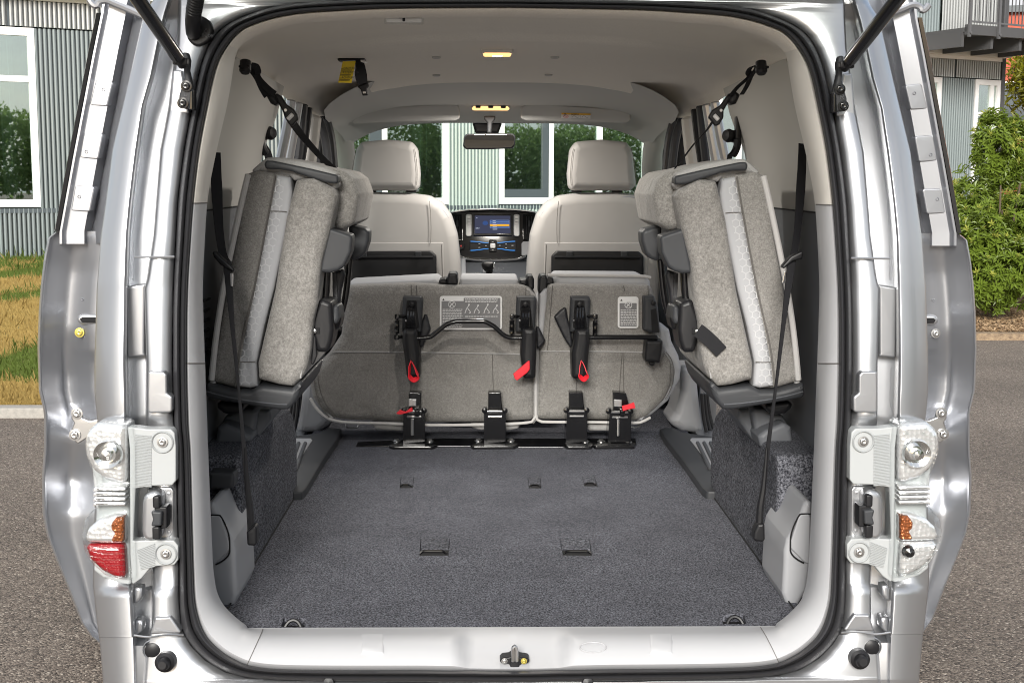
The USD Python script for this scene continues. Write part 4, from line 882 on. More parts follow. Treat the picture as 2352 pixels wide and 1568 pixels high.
    part(lt, 'latch_knob', f(trace(Z3((385, 950), (410, 920), (445, 920), (452, 1040), (430, 1095), (375, 1090), (370, 1040)), .63, .05, .012, rc=.006)), 'grey_plastic')
    part(lt, 'latch_slot', f(trace(Z3((215, 1130), (270, 1130), (270, 1182), (225, 1180)), .612, .01, .0)), 'hole')
    part(lt, 'rivet', f(lathe([(.006, 0), (.005, .005), (0, .007)], P(*Z3((225, 1158))[0], .612), (0, -1, 0), 12)), 'steel')
    if s == 0:
        part(S, 'release_lever', trace(Z3((205, 1165), (235, 1220), (247, 1390), (225, 1440), (212, 1470), (190, 1465), (203, 1320)), .61, .012, .003), 'black_plastic')
    else:
        part(S, 'release_lever', ribbon([P(*p, .57) for p in Z5((610, 1150), (650, 1180), (740, 1260), (825, 1350))], .034, .003, (.3, .1, 1)), 'webbing', label='black lever strap sticking out over the cushion')
third_row(0); third_row(1)
for s, Zx in ((0, Z1), (1, Z2)):
    R = thing('retaining_strap', ('black strap from the roof hook down to the left folded seat', 'black strap from the roof hook down to the right folded seat')[s], 'strap', (-.6 if s == 0 else .6, .6, 1.6))
    if s == 0:
        hk, kn = Z1((385, 130), (450, 110), (600, 112), (620, 125), (560, 140), (450, 155), (390, 145)), Z1((495, 170))[0]
        w1, w2 = Z1((565, 128), (625, 140), (650, 200), (640, 250), (760, 400), (860, 480)), Z1((540, 140), (640, 270), (700, 400), (760, 500))
        body_ = Z1((860, 450), (940, 500), (1000, 600), (1090, 660), (1140, 740), (1140, 790), (1070, 870), (1030, 850), (975, 760), (950, 680), (900, 590), (850, 560))
        tun = Z1((770, 460), (850, 470), (900, 580), (860, 620), (800, 590), (745, 490)); slot, eye = Z1((1020, 780), (1075, 725)), Z1((990, 672))[0]
        lo = Z1((1080, 830), (1150, 930), (1300, 1110), (1450, 1270), (1600, 1400))
    else:
        hk, kn = Z2((1720, 125), (1780, 110), (1900, 130), (1910, 145), (1880, 165), (1780, 150), (1720, 140)), Z2((1800, 180))[0]
        w1, w2 = Z2((1740, 125), (1670, 150), (1640, 200), (1660, 240), (1500, 400), (1420, 500)), Z2((1750, 150), (1680, 250), (1620, 380), (1560, 480))
        body_ = Z2((1480, 440), (1400, 470), (1350, 540), (1300, 610), (1200, 670), (1150, 760), (1180, 790), (1240, 870), (1290, 850), (1340, 760), (1340, 680), (1390, 590))
        tun = Z2((1480, 430), (1550, 480), (1500, 590), (1440, 610), (1400, 570), (1420, 500)); slot, eye = Z2((1270, 785), (1225, 735)), Z2((1305, 675))[0]
        lo = Z2((1210, 800), (1130, 920), (980, 1080), (850, 1250), (670, 1470))
    part(R, 'roof_hook', cat(trace(hk, .57, .04, .004, rc=.003), lathe([(.013, -.02), (.014, .004), (.010, .010), (0, .010)], P(*kn, .58), (0, -.4, -1), 18)), 'black_plastic')
    part(R, 'webbing', ribbon([P(*p, .59 + .012 * i) for i, p in enumerate(w1)], .017, .002, (.8, .5, .3)), 'webbing')
    part(R, 'webbing', ribbon([P(*p, .61 + .012 * i) for i, p in enumerate(w2)], .016, .002, (.8, .5, .3)), 'webbing')
    part(R, 'buckle', cat(trace(body_, .66, .012, .004, rc=.004), trace(tun, .65, .03, .008, rc=.005)), 'black_plastic')
    part(R, 'buckle_slot', tube([P(*p, .660) for p in slot], .0055, 8), 'white_label')
    part(R, 'buckle_eye', lathe([(.004, 0), (.0035, .003), (0, .003)], P(*eye, .660), (0, -1, 0), 12), 'steel')
    part(R, 'webbing', ribbon([P(*p, .67 + .055 * i) for i, p in enumerate(lo)], [.019, .018, .016, .015, .013], .002, (.75, .6, .6)), 'webbing')
# ---- second row bench, tumbled forward: a wide and a narrow part
YB2 = 2.20
def leg_housing(S, Zx, dx, mirr=False):
    q = lambda pts: Zx(*[(x + dx, y) for x, y in pts])
    hs = part(S, 'leg_housing', trace(q([(240, 205), (400, 205), (415, 235), (398, 520), (232, 520), (232, 400)]), YB2 - .045, .06, .012, rc=.004), 'grey_plastic')
    part(hs, 'housing_slot', trace(q([(275, 240), (360, 240), (362, 300), (385, 480), (258, 480), (270, 300)]), YB2 - .047, .02, .0, rc=.004), 'hole')
    part(hs, 'housing_button', lathe([(.010, 0), (.008, .004), (0, .005)], P(*q([(318, 270)])[0], YB2 - .048), (0, -1, 0), 14), 'black_plastic')
    for x in (292, 318, 340): part(hs, 'hinge_arc', tube([P(*p, yy) for p, yy in zip(q([(x + 5, 300), (x - 2, 360), (x - 2, 430), (x + 2, 490)]), (YB2 - .045, YB2 - .075, YB2 - .085, YB2 - .08))], .0075, 8), 'black_metal')
    part(hs, 'rivet', tube([P(*q([(262, 415)])[0], YB2 - .07), P(*q([(352, 415)])[0], YB2 - .07)], .004, 8), 'steel')
def leg_cover(S, Zx, pts):
    part(S, 'leg', trace(Zx(*pts), YB2 - .105, .10, .018, rc=.010), 'black_plastic')
def spring(S, Zx, x, y0, y1, d=1, foot=True):
    a, b = P(*Zx((x, y0))[0], YB2 - .05), P(*Zx((x - 5, y1))[0], YB2 - .05)
    t = np.linspace(0, 1, 120); ph = t * 2 * math.pi * 13
    hx_ = [a + (b - a) * (.18 + .62 * k) + np.array([.0075 * math.cos(p), .0075 * math.sin(p), 0]) for k, p in zip(t, ph)]
    sp_ = part(S, 'spring', cat(tube(hx_, .0022, 5, smooth=False), tube([a, b], .004, 8)), 'black_metal')
    for q_, on in ((a, True), (b, foot)):
        if on: part(sp_, 'spring_mount', cat(rbox(q_, (.018, .016, .018), .004), tube([q_, q_ + np.array([.03 * d, .01, 0])], .006, 8)), 'black_metal')
def red_loop(S, Zx, pts, w=.022):
    q = [P(*p, YB2 - .112 - .014 * math.sin(i / (len(pts) - 1) * math.pi)) for i, p in enumerate(Zx(*pts))]
    part(S, 'release_loop', ribbon(q, w, .0025, [(.35, .8, .45), (.1, .75, .66), (-.1, .7, .7), (-.35, .8, .45)], 7), 'red_web')
def bracket(S, Zx, up_, lo_, base, latch):
    b = part(S, 'floor_bracket', cat(trace(Zx(*up_), YB2 - .05, .06, .004), trace(Zx(*lo_), YB2 - .075, .012, .002), place(slab(np.array([P(*p, YB2 - .07)[[0, 2]] for p in Zx(lo_[0], lo_[-1], (lo_[-1][0] + 25, lo_[-1][1]), (lo_[0][0] + 25, lo_[0][1]))]), .10, 0), (0, YB2 - .08, 0), (1, 0, 0), (0, 0, 1), (0, 1, 0))), 'black_metal')
    xs = [p[0] for p in lo_]; x0, x1 = min(xs), max(xs); y0 = min(p[1] for p in lo_)
    part(b, 'pivot_pin', tube([P(*Zx((x0 + 10, y0 + 15))[0], YB2 - .078), P(*Zx((x1 - 10, y0 + 15))[0], YB2 - .078)], .005, 8), 'steel')
    part(b, 'cross_bar', tube([P(*Zx((x0 + 35, y0 + 60))[0], YB2 - .076), P(*Zx((x1 - 35, y0 + 60))[0], YB2 - .076)], .005, 8), 'steel')
    for x in (x0 + 5, x1 - 8): part(b, 'pivot_ear', lathe([(.011, 0), (.010, .008), (0, .010)], P(*Zx((x, y0 + 5))[0], YB2 - .078), (0, -1, 0), 14), 'black_metal')
    zb = ZF + .012
    pl_ = part(b, 'foot_plate', flat(Zx(*base), zb, .012, .004, rc=.01), 'black_metal')
    bx0, bx1, by = min(p[0] for p in base), max(p[0] for p in base), np.mean([p[1] for p in base])
    for x in (bx0 + 70, bx1 - 70): part(b, 'bolt', bolt(PZ(*Zx((x, by - 8))[0], zb), .010, (0, 0, 1)), 'steel')
    if latch:
        part(b, 'latch_screw', tube([P(*Zx(((x0 + x1) / 2 - 15, y0 + 80))[0], YB2 - .088), P(*Zx(((x0 + x1) / 2 - 15, y0 + 220))[0], YB2 - .088)], .006, 8), 'steel')
        part(b, 'latch_plate', trace(Zx(((x0 + x1) / 2 - 50, y0 - 95), ((x0 + x1) / 2 + 20, y0 - 95), ((x0 + x1) / 2 + 20, y0 - 30), ((x0 + x1) / 2 - 50, y0 - 30)), YB2 - .056, .01, .002), 'steel')
        part(b, 'latch_roll', trace(Zx(((x0 + x1) / 2 + 0, y0 - 10), ((x0 + x1) / 2 + 50, y0 - 10), ((x0 + x1) / 2 + 50, y0 + 60), ((x0 + x1) / 2 + 0, y0 + 60)), YB2 - .088, .04, .008), 'black_metal')
def label_panel(S, Zx, x0, y0, x1, y1, split):
    L = part(S, 'instruction_label', trace(Zx((x0, y0), (x1, y0), (x1, y1), (x0, y1)), YB2 - .008, .006, .001, rc=.010), 'white_label')
    b = 16
    part(L, 'label_field', trace(Zx((x0 + b, y0 + b + (28 if split else 40)), (x1 - b, y0 + b + (28 if split else 40)), (x1 - b, y1 - b), (x0 + b, y1 - b)), YB2 - .0088, .004, 0, rc=.002), 'print_grey', False)
    if split: part(L, 'label_field', trace(Zx((split, y0 + b), (x1 - b, y0 + b), (x1 - b, y1 - b), (split, y1 - b)), YB2 - .0092, .004, 0, rc=.002), 'print_grey', False)
    part(L, 'warning_mark', trace(Zx((x0 + 22, y0 + 38), (x0 + 32, y0 + 20), (x0 + 42, y0 + 38)), YB2 - .0092, .002, 0), 'print_black', False)
    xe = (split or x1) - 12
    def line(xa, ya, xb, h=5, mt='print_white'):
        segs = []; x = xa
        while x < xb - 6:
            w_ = min(rng.uniform(8, 26), xb - x); segs.append(trace(Zx((x, ya), (x + w_, ya), (x + w_, ya + h), (x, ya + h)), YB2 - .0098, .001, 0)); x += w_ + 5
        return cat(*segs)
    cx, cy = ((x0 + b + xe) / 2, y0 + 74)
    an = np.linspace(0, 2 * math.pi, 25)
    part(L, 'forbidden_sign', cat(tube([P(*Zx((cx + 30 * math.cos(a), cy + 28 * math.sin(a)))[0], YB2 - .0098) for a in an], .0013, 5, smooth=False, caps=False), tube([P(*Zx((cx - 20, cy - 20))[0], YB2 - .0098), P(*Zx((cx + 20, cy + 20))[0], YB2 - .0098)], .0013, 5),
         tube([P(*Zx(p)[0], YB2 - .0098) for p in ((cx - 14, cy + 18), (cx - 6, cy + 2), (cx + 6, cy - 6), (cx + 12, cy - 16))], .002, 5)), 'print_white', False)
    part(L, 'label_lines', cat(*[line(x0 + b + 10, y, xe, 6) for y in range(int(y0 + 115), int(y1 - 24), 14)]), 'print_white', False)
    if split:
        part(L, 'label_lines', cat(*[line(split + 12, y, x1 - 40, 6) for y in (y0 + 24, y0 + 36, y0 + 48, y0 + 176)]), 'print_white', False)
        figs = []
        for k, fx in enumerate((30, 110, 195, 275)):
            X0 = split + fx; yb = y0 + 150
            figs += [tube([P(*Zx(p)[0], YB2 - .0098) for p in ((X0 - 18, yb), (X0 - 8, yb - 30), (X0 + 4, yb - 52 + 8 * (k % 2)), (X0 + 14, yb - 66))], .0017, 5), tube([P(*Zx(p)[0], YB2 - .0098) for p in ((X0 + 2, yb - 44), (X0 + 18, yb - 24), (X0 + 30, yb - 6), (X0 + 16, yb))], .0015, 5),
                     lathe([(.0035, 0), (0, .001)], P(*Zx((X0 + 16, yb - 74 + 8 * (k % 2)))[0], YB2 - .0095), (0, -1, 0), 10)]
        part(L, 'label_figures', cat(*figs), 'print_white', False)
S2 = thing('second_row_seat', 'wide grey seat tumbled forward, with the bent black bar and large white label', 'car seat', (-.28, 2.3, ZF))
big = [(796, 657), (860, 655), (944, 652), (1046, 657), (1200, 655), (1222, 664), (1231, 700), (1231, 955), (1222, 967), (1100, 972), (1000, 973), (880, 969), (800, 967), (765, 962), (738, 945), (716, 915), (709, 878), (716, 850), (752, 815), (782, 770)]
part(S2, 'seat_underside', trace(big, YB2, .22, .035, rc=.02, seg=5), 'suede', 60)
part(S2, 'cushion_front', cat(trace([(790, 652), (1000, 641), (1010, 650), (1010, 700), (790, 700)], YB2 + .08, .30, .02), trace(Z7((735, 50), (1250, 55), (1260, 160), (730, 160)), YB2 + .08, .30, .012)), 'light_fabric', 50)
part(S2, 'side_facing', trace(Z7((1305, 128), (1350, 140), (1400, 185), (1425, 300), (1432, 640), (1428, 1270), (1380, 1320), (1380, 700), (1390, 330), (1350, 230), (1305, 200)), YB2 + .012, .2, .02, rc=.01), 'suede_light', 50)
part(S2, 'edge_piping', tube([P(*p, YB2 + .006) for p in ((1231, 800), (1231, 955), (1220, 969), (1100, 975), (1000, 976), (880, 972), (800, 970), (762, 964), (736, 947), (713, 915))], .0055, 8), 'piping')
part(S2, 'seam', tube([P(*p, YB2 - .001) for p in ((762, 808), (850, 808), (950, 809), (1080, 811), (1195, 813))], .0030, 6), 'suede_light')
for pp in (((945, 655), (945, 700), (943, 800)), ((957, 655), (957, 700), (955, 800)), ((943, 870), (944, 900)), ((1131, 813), (1132, 860), (1134, 900)), ((722, 870), (732, 920), (756, 958)), ((730, 862), (742, 915), (770, 958)), ((1208, 660), (1206, 700))):
    part(S2, 'seam', tube([P(*p, YB2 - .0005) for p in pp], .0015, 5), 'seam')
leg_housing(S2, Z7, 0); leg_housing(S2, Z7, 995)
leg_cover(S2, Z7, [(235, 520), (255, 490), (350, 485), (362, 520), (372, 600), (388, 720), (388, 925), (275, 930), (250, 720), (232, 610)])
leg_cover(S2, Z7, [(1283, 500), (1300, 482), (1390, 480), (1408, 510), (1412, 640), (1400, 925), (1295, 932), (1268, 720), (1275, 620)])
spring(S2, Z7, 190, 380, 560); spring(S2, Z7, 1195, 380, 560, 1, False)
part(S2, 'tie_bar', tube([P(*p, YB2 - .085) for p in Z7((350, 568), (470, 560), (530, 520), (640, 440), (720, 422), (940, 422), (1020, 455), (1150, 555), (1200, 566), (1290, 566))], .0085, 12, 6), 'black_metal')
part(S2, 'strap_pouch', trace(Z7((400, 430), (440, 330), (484, 490), (440, 580), (415, 645), (380, 650), (385, 560)), YB2 - .03, .025, .008), 'pouch')
part(S2, 'strap_pouch', trace(Z7((1405, 430), (1430, 470), (1488, 590), (1450, 650), (1405, 665)), YB2 - .03, .025, .008), 'pouch')
red_loop(S2, Z7, [(315, 768), (298, 830), (296, 890), (335, 935), (372, 905), (355, 850), (318, 775)])
part(S2, 'release_loop', trace(Z7((1338, 768), (1350, 768), (1352, 838), (1330, 870), (1240, 940), (1218, 925), (1205, 882)), YB2 - .118, .012, .003, rc=.003), 'red_web')
label_panel(S2, Z7, 562, 200, 1108, 495, 772)
for pp in (((625, 40), (640, 0), (700, 0), (718, 15), (720, 105), (625, 105)), ((1320, 50), (1335, 22), (1375, 22), (1388, 50), (1388, 150), (1330, 140)), ((550, 62), (620, 45), (630, 100), (560, 100)), ((1262, 60), (1330, 50), (1330, 115), (1255, 108))):
    part(S2, 'hinge', trace(Z7(*pp), YB2 + .05, .12, .008), 'black_plastic')
bracket(S2, Z7, [(292, 1040), (400, 1045), (396, 1210), (372, 1262), (283, 1262)], [(245, 1195), (432, 1195), (434, 1475), (243, 1490)], [(115, 1500), (200, 1460), (270, 1435), (420, 1435), (500, 1460), (545, 1495), (500, 1512), (150, 1512)], True)
bracket(S2, Z7, [(986, 1040), (1096, 1040), (1112, 1190), (1095, 1265), (985, 1265)], [(950, 1195), (1140, 1195), (1140, 1475), (950, 1490)], [(830, 1498), (900, 1460), (970, 1435), (1120, 1435), (1210, 1455), (1255, 1490), (1220, 1510), (850, 1512)], False)
part(S2, 'release_tab', trace(Z7((178, 1228), (215, 1195), (262, 1212), (320, 1170), (328, 1208), (265, 1224), (215, 1237)), YB2 - .10, .005, .001, rc=.002), 'red_web')
part(S2, 'foot_pad', cat(trace([(850, 965), (930, 967), (925, 990), (862, 988)], YB2 + .03, .1, .01), trace(Z7((820, 1310), (1278, 1310), (1250, 1360), (1180, 1375), (900, 1372), (840, 1350)), YB2 + .03, .1, .01)), 'suede_light')
part(S2, 'wire_loop', tube([P(*p, YB2 + .06) for p in Z4((1735, 660), (1735, 720), (1760, 745), (1860, 742), (1882, 710), (1878, 660))], .003, 8), 'steel')
S3 = thing('second_row_seat', 'narrower grey seat tumbled forward, with the straight black bar and small label', 'car seat', (.35, 2.3, ZF))
nar = Z8((165, 100), (600, 102), (1040, 105), (1080, 125), (1090, 200), (1120, 400), (1165, 560), (1190, 660), (1270, 770), (1296, 860), (1280, 960), (1190, 1120), (1050, 1255), (950, 1298), (500, 1290), (110, 1290), (70, 1270), (62, 1200), (66, 1000), (85, 690), (110, 600), (155, 200))
part(S3, 'seat_underside', trace(nar, YB2, .22, .035, rc=.02, seg=5), 'suede', 60)
part(S3, 'side_facing', (trace(Z8((1090, 380), (1180, 470), (1228, 490), (1250, 600), (1310, 720), (1334, 830), (1322, 930), (1220, 1120), (1080, 1240), (960, 1305), (920, 1300), (1050, 1100), (1100, 800)), YB2 + .018, .2, .02, rc=.01)), 'light_fabric', 50)
part(S3, 'side_facing', (trace(Z8((95, 190), (130, 145), (165, 130), (160, 220), (120, 600), (95, 690), (80, 640)), YB2 + .018, .2, .02, rc=.004)), 'light_fabric', 50)
part(S3, 'cushion_front', trace(Z8((225, 40), (260, 26), (1000, 32), (1060, 60), (1065, 180), (215, 180)), YB2 + .08, .30, .02), 'light_fabric', 50)
part(S3, 'cushion_welt', tube([P(*p, YB2 + .08) for p in Z8((170, 18), (400, 20), (800, 24), (1000, 28), (1062, 40))], .006, 8), 'piping')
part(S3, 'hinge', cat(trace(Z8((85, 60), (100, 20), (150, 15), (165, 60), (160, 150), (100, 180), (82, 200)), YB2 + .05, .12, .008), trace(Z8((150, 35), (215, 45), (215, 100), (150, 100)), YB2 + .05, .12, .006)), 'black_plastic')
part(S3, 'edge_piping', tube([P(*p, YB2 + .006) for p in Z8((62, 690), (60, 1000), (58, 1230), (75, 1285), (120, 1300), (500, 1302), (950, 1308), (1060, 1262))], .0055, 8), 'piping')
part(S3, 'seam', tube([P(*p, YB2 - .001) for p in Z8((110, 682), (400, 684), (700, 686), (1010, 692))], .0030, 6), 'suede_light')
for pp in (((205, 110), (190, 300), (160, 680)), ((815, 700), (800, 880), (790, 1040)), ((830, 700), (825, 880), (830, 1040)), ((418, 930), (415, 1030)), ((1180, 700), (1235, 800), (1240, 900), (1180, 1080), (1060, 1200)), ((1200, 690), (1258, 800), (1260, 920), (1190, 1100)), ((825, 110), (838, 160)), ((1040, 110), (1045, 190))):
    part(S3, 'seam', tube([P(*p, YB2 - .0005) for p in Z8(*pp)], .0015, 5), 'seam')
leg_housing(S3, Z8, 125)
leg_cover(S3, Z8, [(400, 530), (415, 492), (505, 485), (530, 500), (536, 600), (522, 720), (510, 925), (378, 930), (372, 700), (392, 620)])
spring(S3, Z8, 580, 380, 580, -1, False)
h4 = part(S3, 'leg_housing', trace(Z8((1000, 205), (1095, 200), (1130, 300), (1150, 520), (1060, 528), (1000, 500), (1002, 350)), YB2 - .045, .06, .012, rc=.004), 'grey_plastic')
part(h4, 'housing_slot', trace(Z8((1065, 320), (1110, 310), (1140, 520), (1075, 520)), YB2 - .047, .02, 0), 'hole')
part(h4, 'housing_button', lathe([(.010, 0), (.008, .004), (0, .005)], P(*Z8((1090, 260))[0], YB2 - .048), (0, -1, 0), 14), 'black_plastic')
part(S3, 'tie_bar', tube([P(*p, YB2 - .085) for p in Z8((520, 562), (700, 560), (950, 560), (1120, 566))], .0090, 12), 'black_metal')
part(S3, 'leg', cat(trace(Z8((1028, 592), (1172, 590), (1168, 660), (1148, 785), (1020, 775), (1012, 740)), YB2 - .10, .08, .010, rc=.004), trace(Z8((1040, 770), (1110, 775), (1100, 805), (1075, 815), (1050, 800)), YB2 - .08, .05, .008)), 'black_plastic', label='short black end block of the straight bar')
part(S3, 'strap_pouch', trace(Z8((218, 385), (270, 330), (325, 290), (335, 380), (365, 480), (385, 640), (360, 655), (300, 560)), YB2 - .03, .025, .008), 'pouch')
red_loop(S3, Z8, [(460, 768), (445, 830), (440, 885), (478, 928), (510, 890), (495, 840), (463, 775)])
label_panel(S3, Z8, 776, 206, 958, 482, None)
bracket(S3, Z8, [(350, 1040), (470, 1042), (485, 1190), (470, 1245), (350, 1245)], [(330, 1192), (512, 1192), (506, 1475), (320, 1490)], [(310, 1498), (330, 1440), (510, 1440), (560, 1495), (545, 1512), (330, 1512)], False)
bracket(S3, Z8, [(735, 1040), (850, 1050), (888, 1200), (870, 1240), (740, 1240)], [(705, 1200), (895, 1200), (890, 1480), (690, 1480)], [(560, 1498), (690, 1440), (890, 1440), (935, 1490), (920, 1508), (575, 1510)], True)
part(S3, 'release_tab', trace(Z8((812, 1160), (860, 1150), (918, 1128), (932, 1180), (870, 1190), (822, 1208)), YB2 - .10, .005, .001, rc=.002), 'red_web')
part(S3, 'foot_pad', trace(Z8((500, 1300), (705, 1300), (690, 1380), (520, 1380)), YB2 + .03, .1, .01), 'suede_light')
part(S3, 'wire_loop', tube([P(*p, YB2 + .06) for p in Z8((880, 1330), (930, 1348), (965, 1335), (972, 1300))], .003, 8), 'steel')
part(VAN, 'seat_rail', flat([(817, 1024), (822, 1014), (1000, 1006), (1460, 1006), (1462, 1022), (1300, 1026), (1100, 1024)], ZF + .003, .01, .002), 'black_metal')
# ---- front seats
YF = 2.95
for s in (0, 1):
    dx = 0 if s == 0 else 492
    mx = lambda pts: [((x + dx) if s == 0 else (888 + 492 - (x - 888) + 1), y) for x, y in pts]
    S = thing('front_seat', ('left front seat from behind, pale leather, with black folding tray', 'right front seat from behind, pale leather, with black folding tray')[s], 'car seat', (-.42 if s == 0 else .40, 2.95, ZF), None)
    part(S, 'headrest', trace(mx([(815, 345), (828, 326), (885, 320), (945, 325), (958, 342), (964, 400), (962, 428), (955, 438), (820, 438), (806, 426), (810, 390)]), YF, .11, .035, rc=.02, seg=6), 'seat_cover', 60)
    part(S, 'headrest_seam', tube([P(*p, YF + .004) for p in mx([(820, 340), (811, 380), (808, 420)])], .0012, 5), 'seam')
    part(S, 'headrest_seam', tube([P(*p, YF + .004) for p in mx([(952, 342), (958, 390), (957, 426)])], .0012, 5), 'seam')
    for x in (852, 945): part(S, 'post_guide', cat(rbox(P(*mx([(x, 439)])[0], YF + .06), (.044, .04, .012), .005), tube([P(*mx([(x, 430)])[0], YF + .06), P(*mx([(x, 442)])[0], YF + .06)], .006, 8)), 'black_plastic')
    part(S, 'backrest', trace(mx([(770, 452), (850, 442), (940, 444), (985, 450), (1015, 466), (1036, 495), (1050, 540), (1057, 600), (1061, 660), (1063, 760), (760, 760), (748, 560)]), YF - .02, .14, .045, rc=.03, seg=6, lean=.12), 'seat_cover', 60)
    for pp in (((790, 455), (870, 451), (950, 454), (1000, 468), (1030, 500)), ):
        part(S, 'stitching', tube([P(*p, YF + .0 + .12 * (P(*p, YF)[2] - 1.2)) for p in mx(pp)], .0012, 5), 'stitch')
    part(S, 'back_seam', tube([P(*p, YF - .021 + .12 * (P(*p, YF)[2] - 1.2)) for p in mx([(986, 462), (990, 520), (989, 558)])], .0012, 5), 'seam')
    part(S, 'pocket_flap', trace(mx([(780, 558), (1018, 557), (1020, 750), (780, 750)]), YF - .045, .03, .004, rc=.004, lean=.12), 'seat_cover', 50)
    part(S, 'back_seam', tube([P(*p, YF - .048) for p in mx([(1014, 562), (1016, 620), (1018, 680)])], .0016, 5), 'seam')
    T = part(S, 'folding_tray', trace(mx([(790, 588), (800, 578), (990, 577), (1002, 588), (1004, 720), (790, 720)]), YF - .075, .03, .008, rc=.012, lean=.1), 'black_plastic')
    part(T, 'tray_lip', tube([P(*p, YF - .082) for p in mx([(800, 592), (900, 591), (994, 591)])], .006, 8), 'black_plastic')
    for x in (960, 835): part(T, 'tray_hinge', trace(mx([(x - 7, 578), (x + 7, 578), (x + 7, 592), (x - 7, 592)]), YF - .085, .02, .003), 'grey_plastic')
    part(S, 'seat_base', rbox(((-.41 if s == 0 else .41), 3.25, .75), (.52, .60, .2), .05), 'seat_cover')
# ---- belts hanging in the load bay
for s in (0, 1):
    B = thing('rear_belt', ('black belt hanging down the left wall over the stowed seat', 'black belt hanging down the right wall over the stowed seat')[s], 'seat belt', (-.62 if s == 0 else .62, .45, .7))
    if s == 0:
        top = [(496, 350), (500, 480), (512, 585), (524, 605)]; low = [(522, 600), (533, 740), (548, 890), (563, 1060), (575, 1190)]
        bk = A4((1415, 255), (1435, 255), (1475, 290), (1560, 365), (1568, 385), (1555, 392), (1470, 345), (1425, 290)); tg_ = A4((1535, 400), (1558, 398), (1555, 490), (1540, 488)); end = A7((1645, 560), (1665, 545), (1710, 500), (1715, 560), (1715, 640), (1700, 655), (1650, 652)); rod = A7((1640, 0), (1655, 260), (1670, 400), (1680, 560))
        Y0, Y1 = .50, .36
    else:
        top = [(1843, 330), (1836, 480), (1822, 590), (1815, 610)]; low = [(1818, 600), (1800, 740), (1783, 880), (1760, 1060), (1747, 1180)]
        bk = A6((668, 350), (665, 365), (680, 370), (740, 320), (800, 305), (810, 260), (795, 252), (720, 290)); tg_ = A6((665, 465), (680, 390), (692, 395), (682, 470)); end = A9((478, 560), (500, 510), (550, 500), (553, 610), (540, 628), (490, 625), (475, 610)); rod = A9((560, 0), (540, 250), (515, 420), (510, 560))
        Y0, Y1 = .50, .36
    part(B, 'webbing', ribbon([P(*p, Y0 - .02 * i) for i, p in enumerate(top)], [.022, .026, .020, .018], .002, (1, .5, 0)), 'webbing')
    part(B, 'webbing', ribbon([P(*p, .43 - .015 * i) for i, p in enumerate(low)], [.020, .010, .006, .010, .014], .0035, (1, .3, 0)), 'webbing')
    part(B, 'adjuster', trace(bk, .42, .02, .004, rc=.003), 'black_plastic')
    part(B, 'tongue', trace(tg_, .415, .004, .001), 'chrome')
    part(B, 'end_cover', trace(end, .355, .03, .006, rc=.005), 'black_plastic')
    part(B, 'belt_stalk', tube([P(*p, .375) for p in rod], [.003, .005, .008, .009], 8), 'black_plastic')
cbp = ceil_pt(806, 134, .004)
yc = cbp[1]
B = thing('centre_belt', 'black belt end hanging from the roof beside a yellow caution tag', 'seat belt', tuple(cbp))
part(B, 'roof_plate', trace(Z1((1622, 40), (1640, 32), (1940, 18), (1960, 22), (1958, 55), (1640, 70), (1625, 60)), yc, .05, .004, rc=.003), 'black_plastic')
part(B, 'wire_guide', trace(Z1((1905, 55), (1950, 55), (1990, 85), (1950, 95), (1910, 80)), yc - .002, .004, .001), 'chrome')
part(B, 'webbing', cat(ribbon([P(*p, yc + .01 - .004 * i) for i, p in enumerate(Z1((1890, 60), (1905, 150), (1915, 260), (1935, 360), (1945, 410)))], [.024, .030, .036, .032, .022], .004, (1, .25, 0))), 'webbing')
part(B, 'tongue', trace(Z1((1860, 385), (2005, 330), (2010, 380), (1985, 410), (2000, 490), (1930, 494), (1905, 410)), yc - .012, .01, .003, rc=.002), 'black_plastic')
part(B, 'tongue_slot', trace(Z1((1935, 445), (1972, 445), (1975, 465), (1938, 467)), yc - .0135, .004, 0), 'steel')
tgp = Z1((1690, 75), (1848, 70), (1797, 340), (1632, 335))
Tg = part(B, 'caution_tag', trace(tgp, yc - .01, .0015, 0), 'yellow')
ur, vr = P(*Z1((1800, 160))[0], yc - .012) - P(*Z1((1690, 160))[0], yc - .012), None
for tx, x, y, h in (('CAUTION', 1697, 172, .0062), ('ATTENTION', 1684, 224, .0060), ('ACHTUNG', 1672, 286, .0062)):
    part(Tg, 'tag_text', text(tx, h, P(*Z1((x, y))[0], yc - .0125), (1, 0, .02), (.18, 0, 1)), 'print_black', False)
    part(Tg, 'tag_mark', trace(Z1((x - 22, y - 2), (x - 16, y - 16), (x - 8, y - 2)), yc - .0118, .001, 0), 'print_black', False)
    part(Tg, 'tag_lines', cat(*[trace(Z1((x - 24 - 3 * k, y + 7 + 9 * k), (x + 108 - 3 * k, y + 7 + 9 * k), (x + 108 - 3 * k, y + 10 + 9 * k), (x - 24 - 3 * k, y + 10 + 9 * k)), yc - .0118, .001, 0) for k in range(3)]), 'print_black', False)
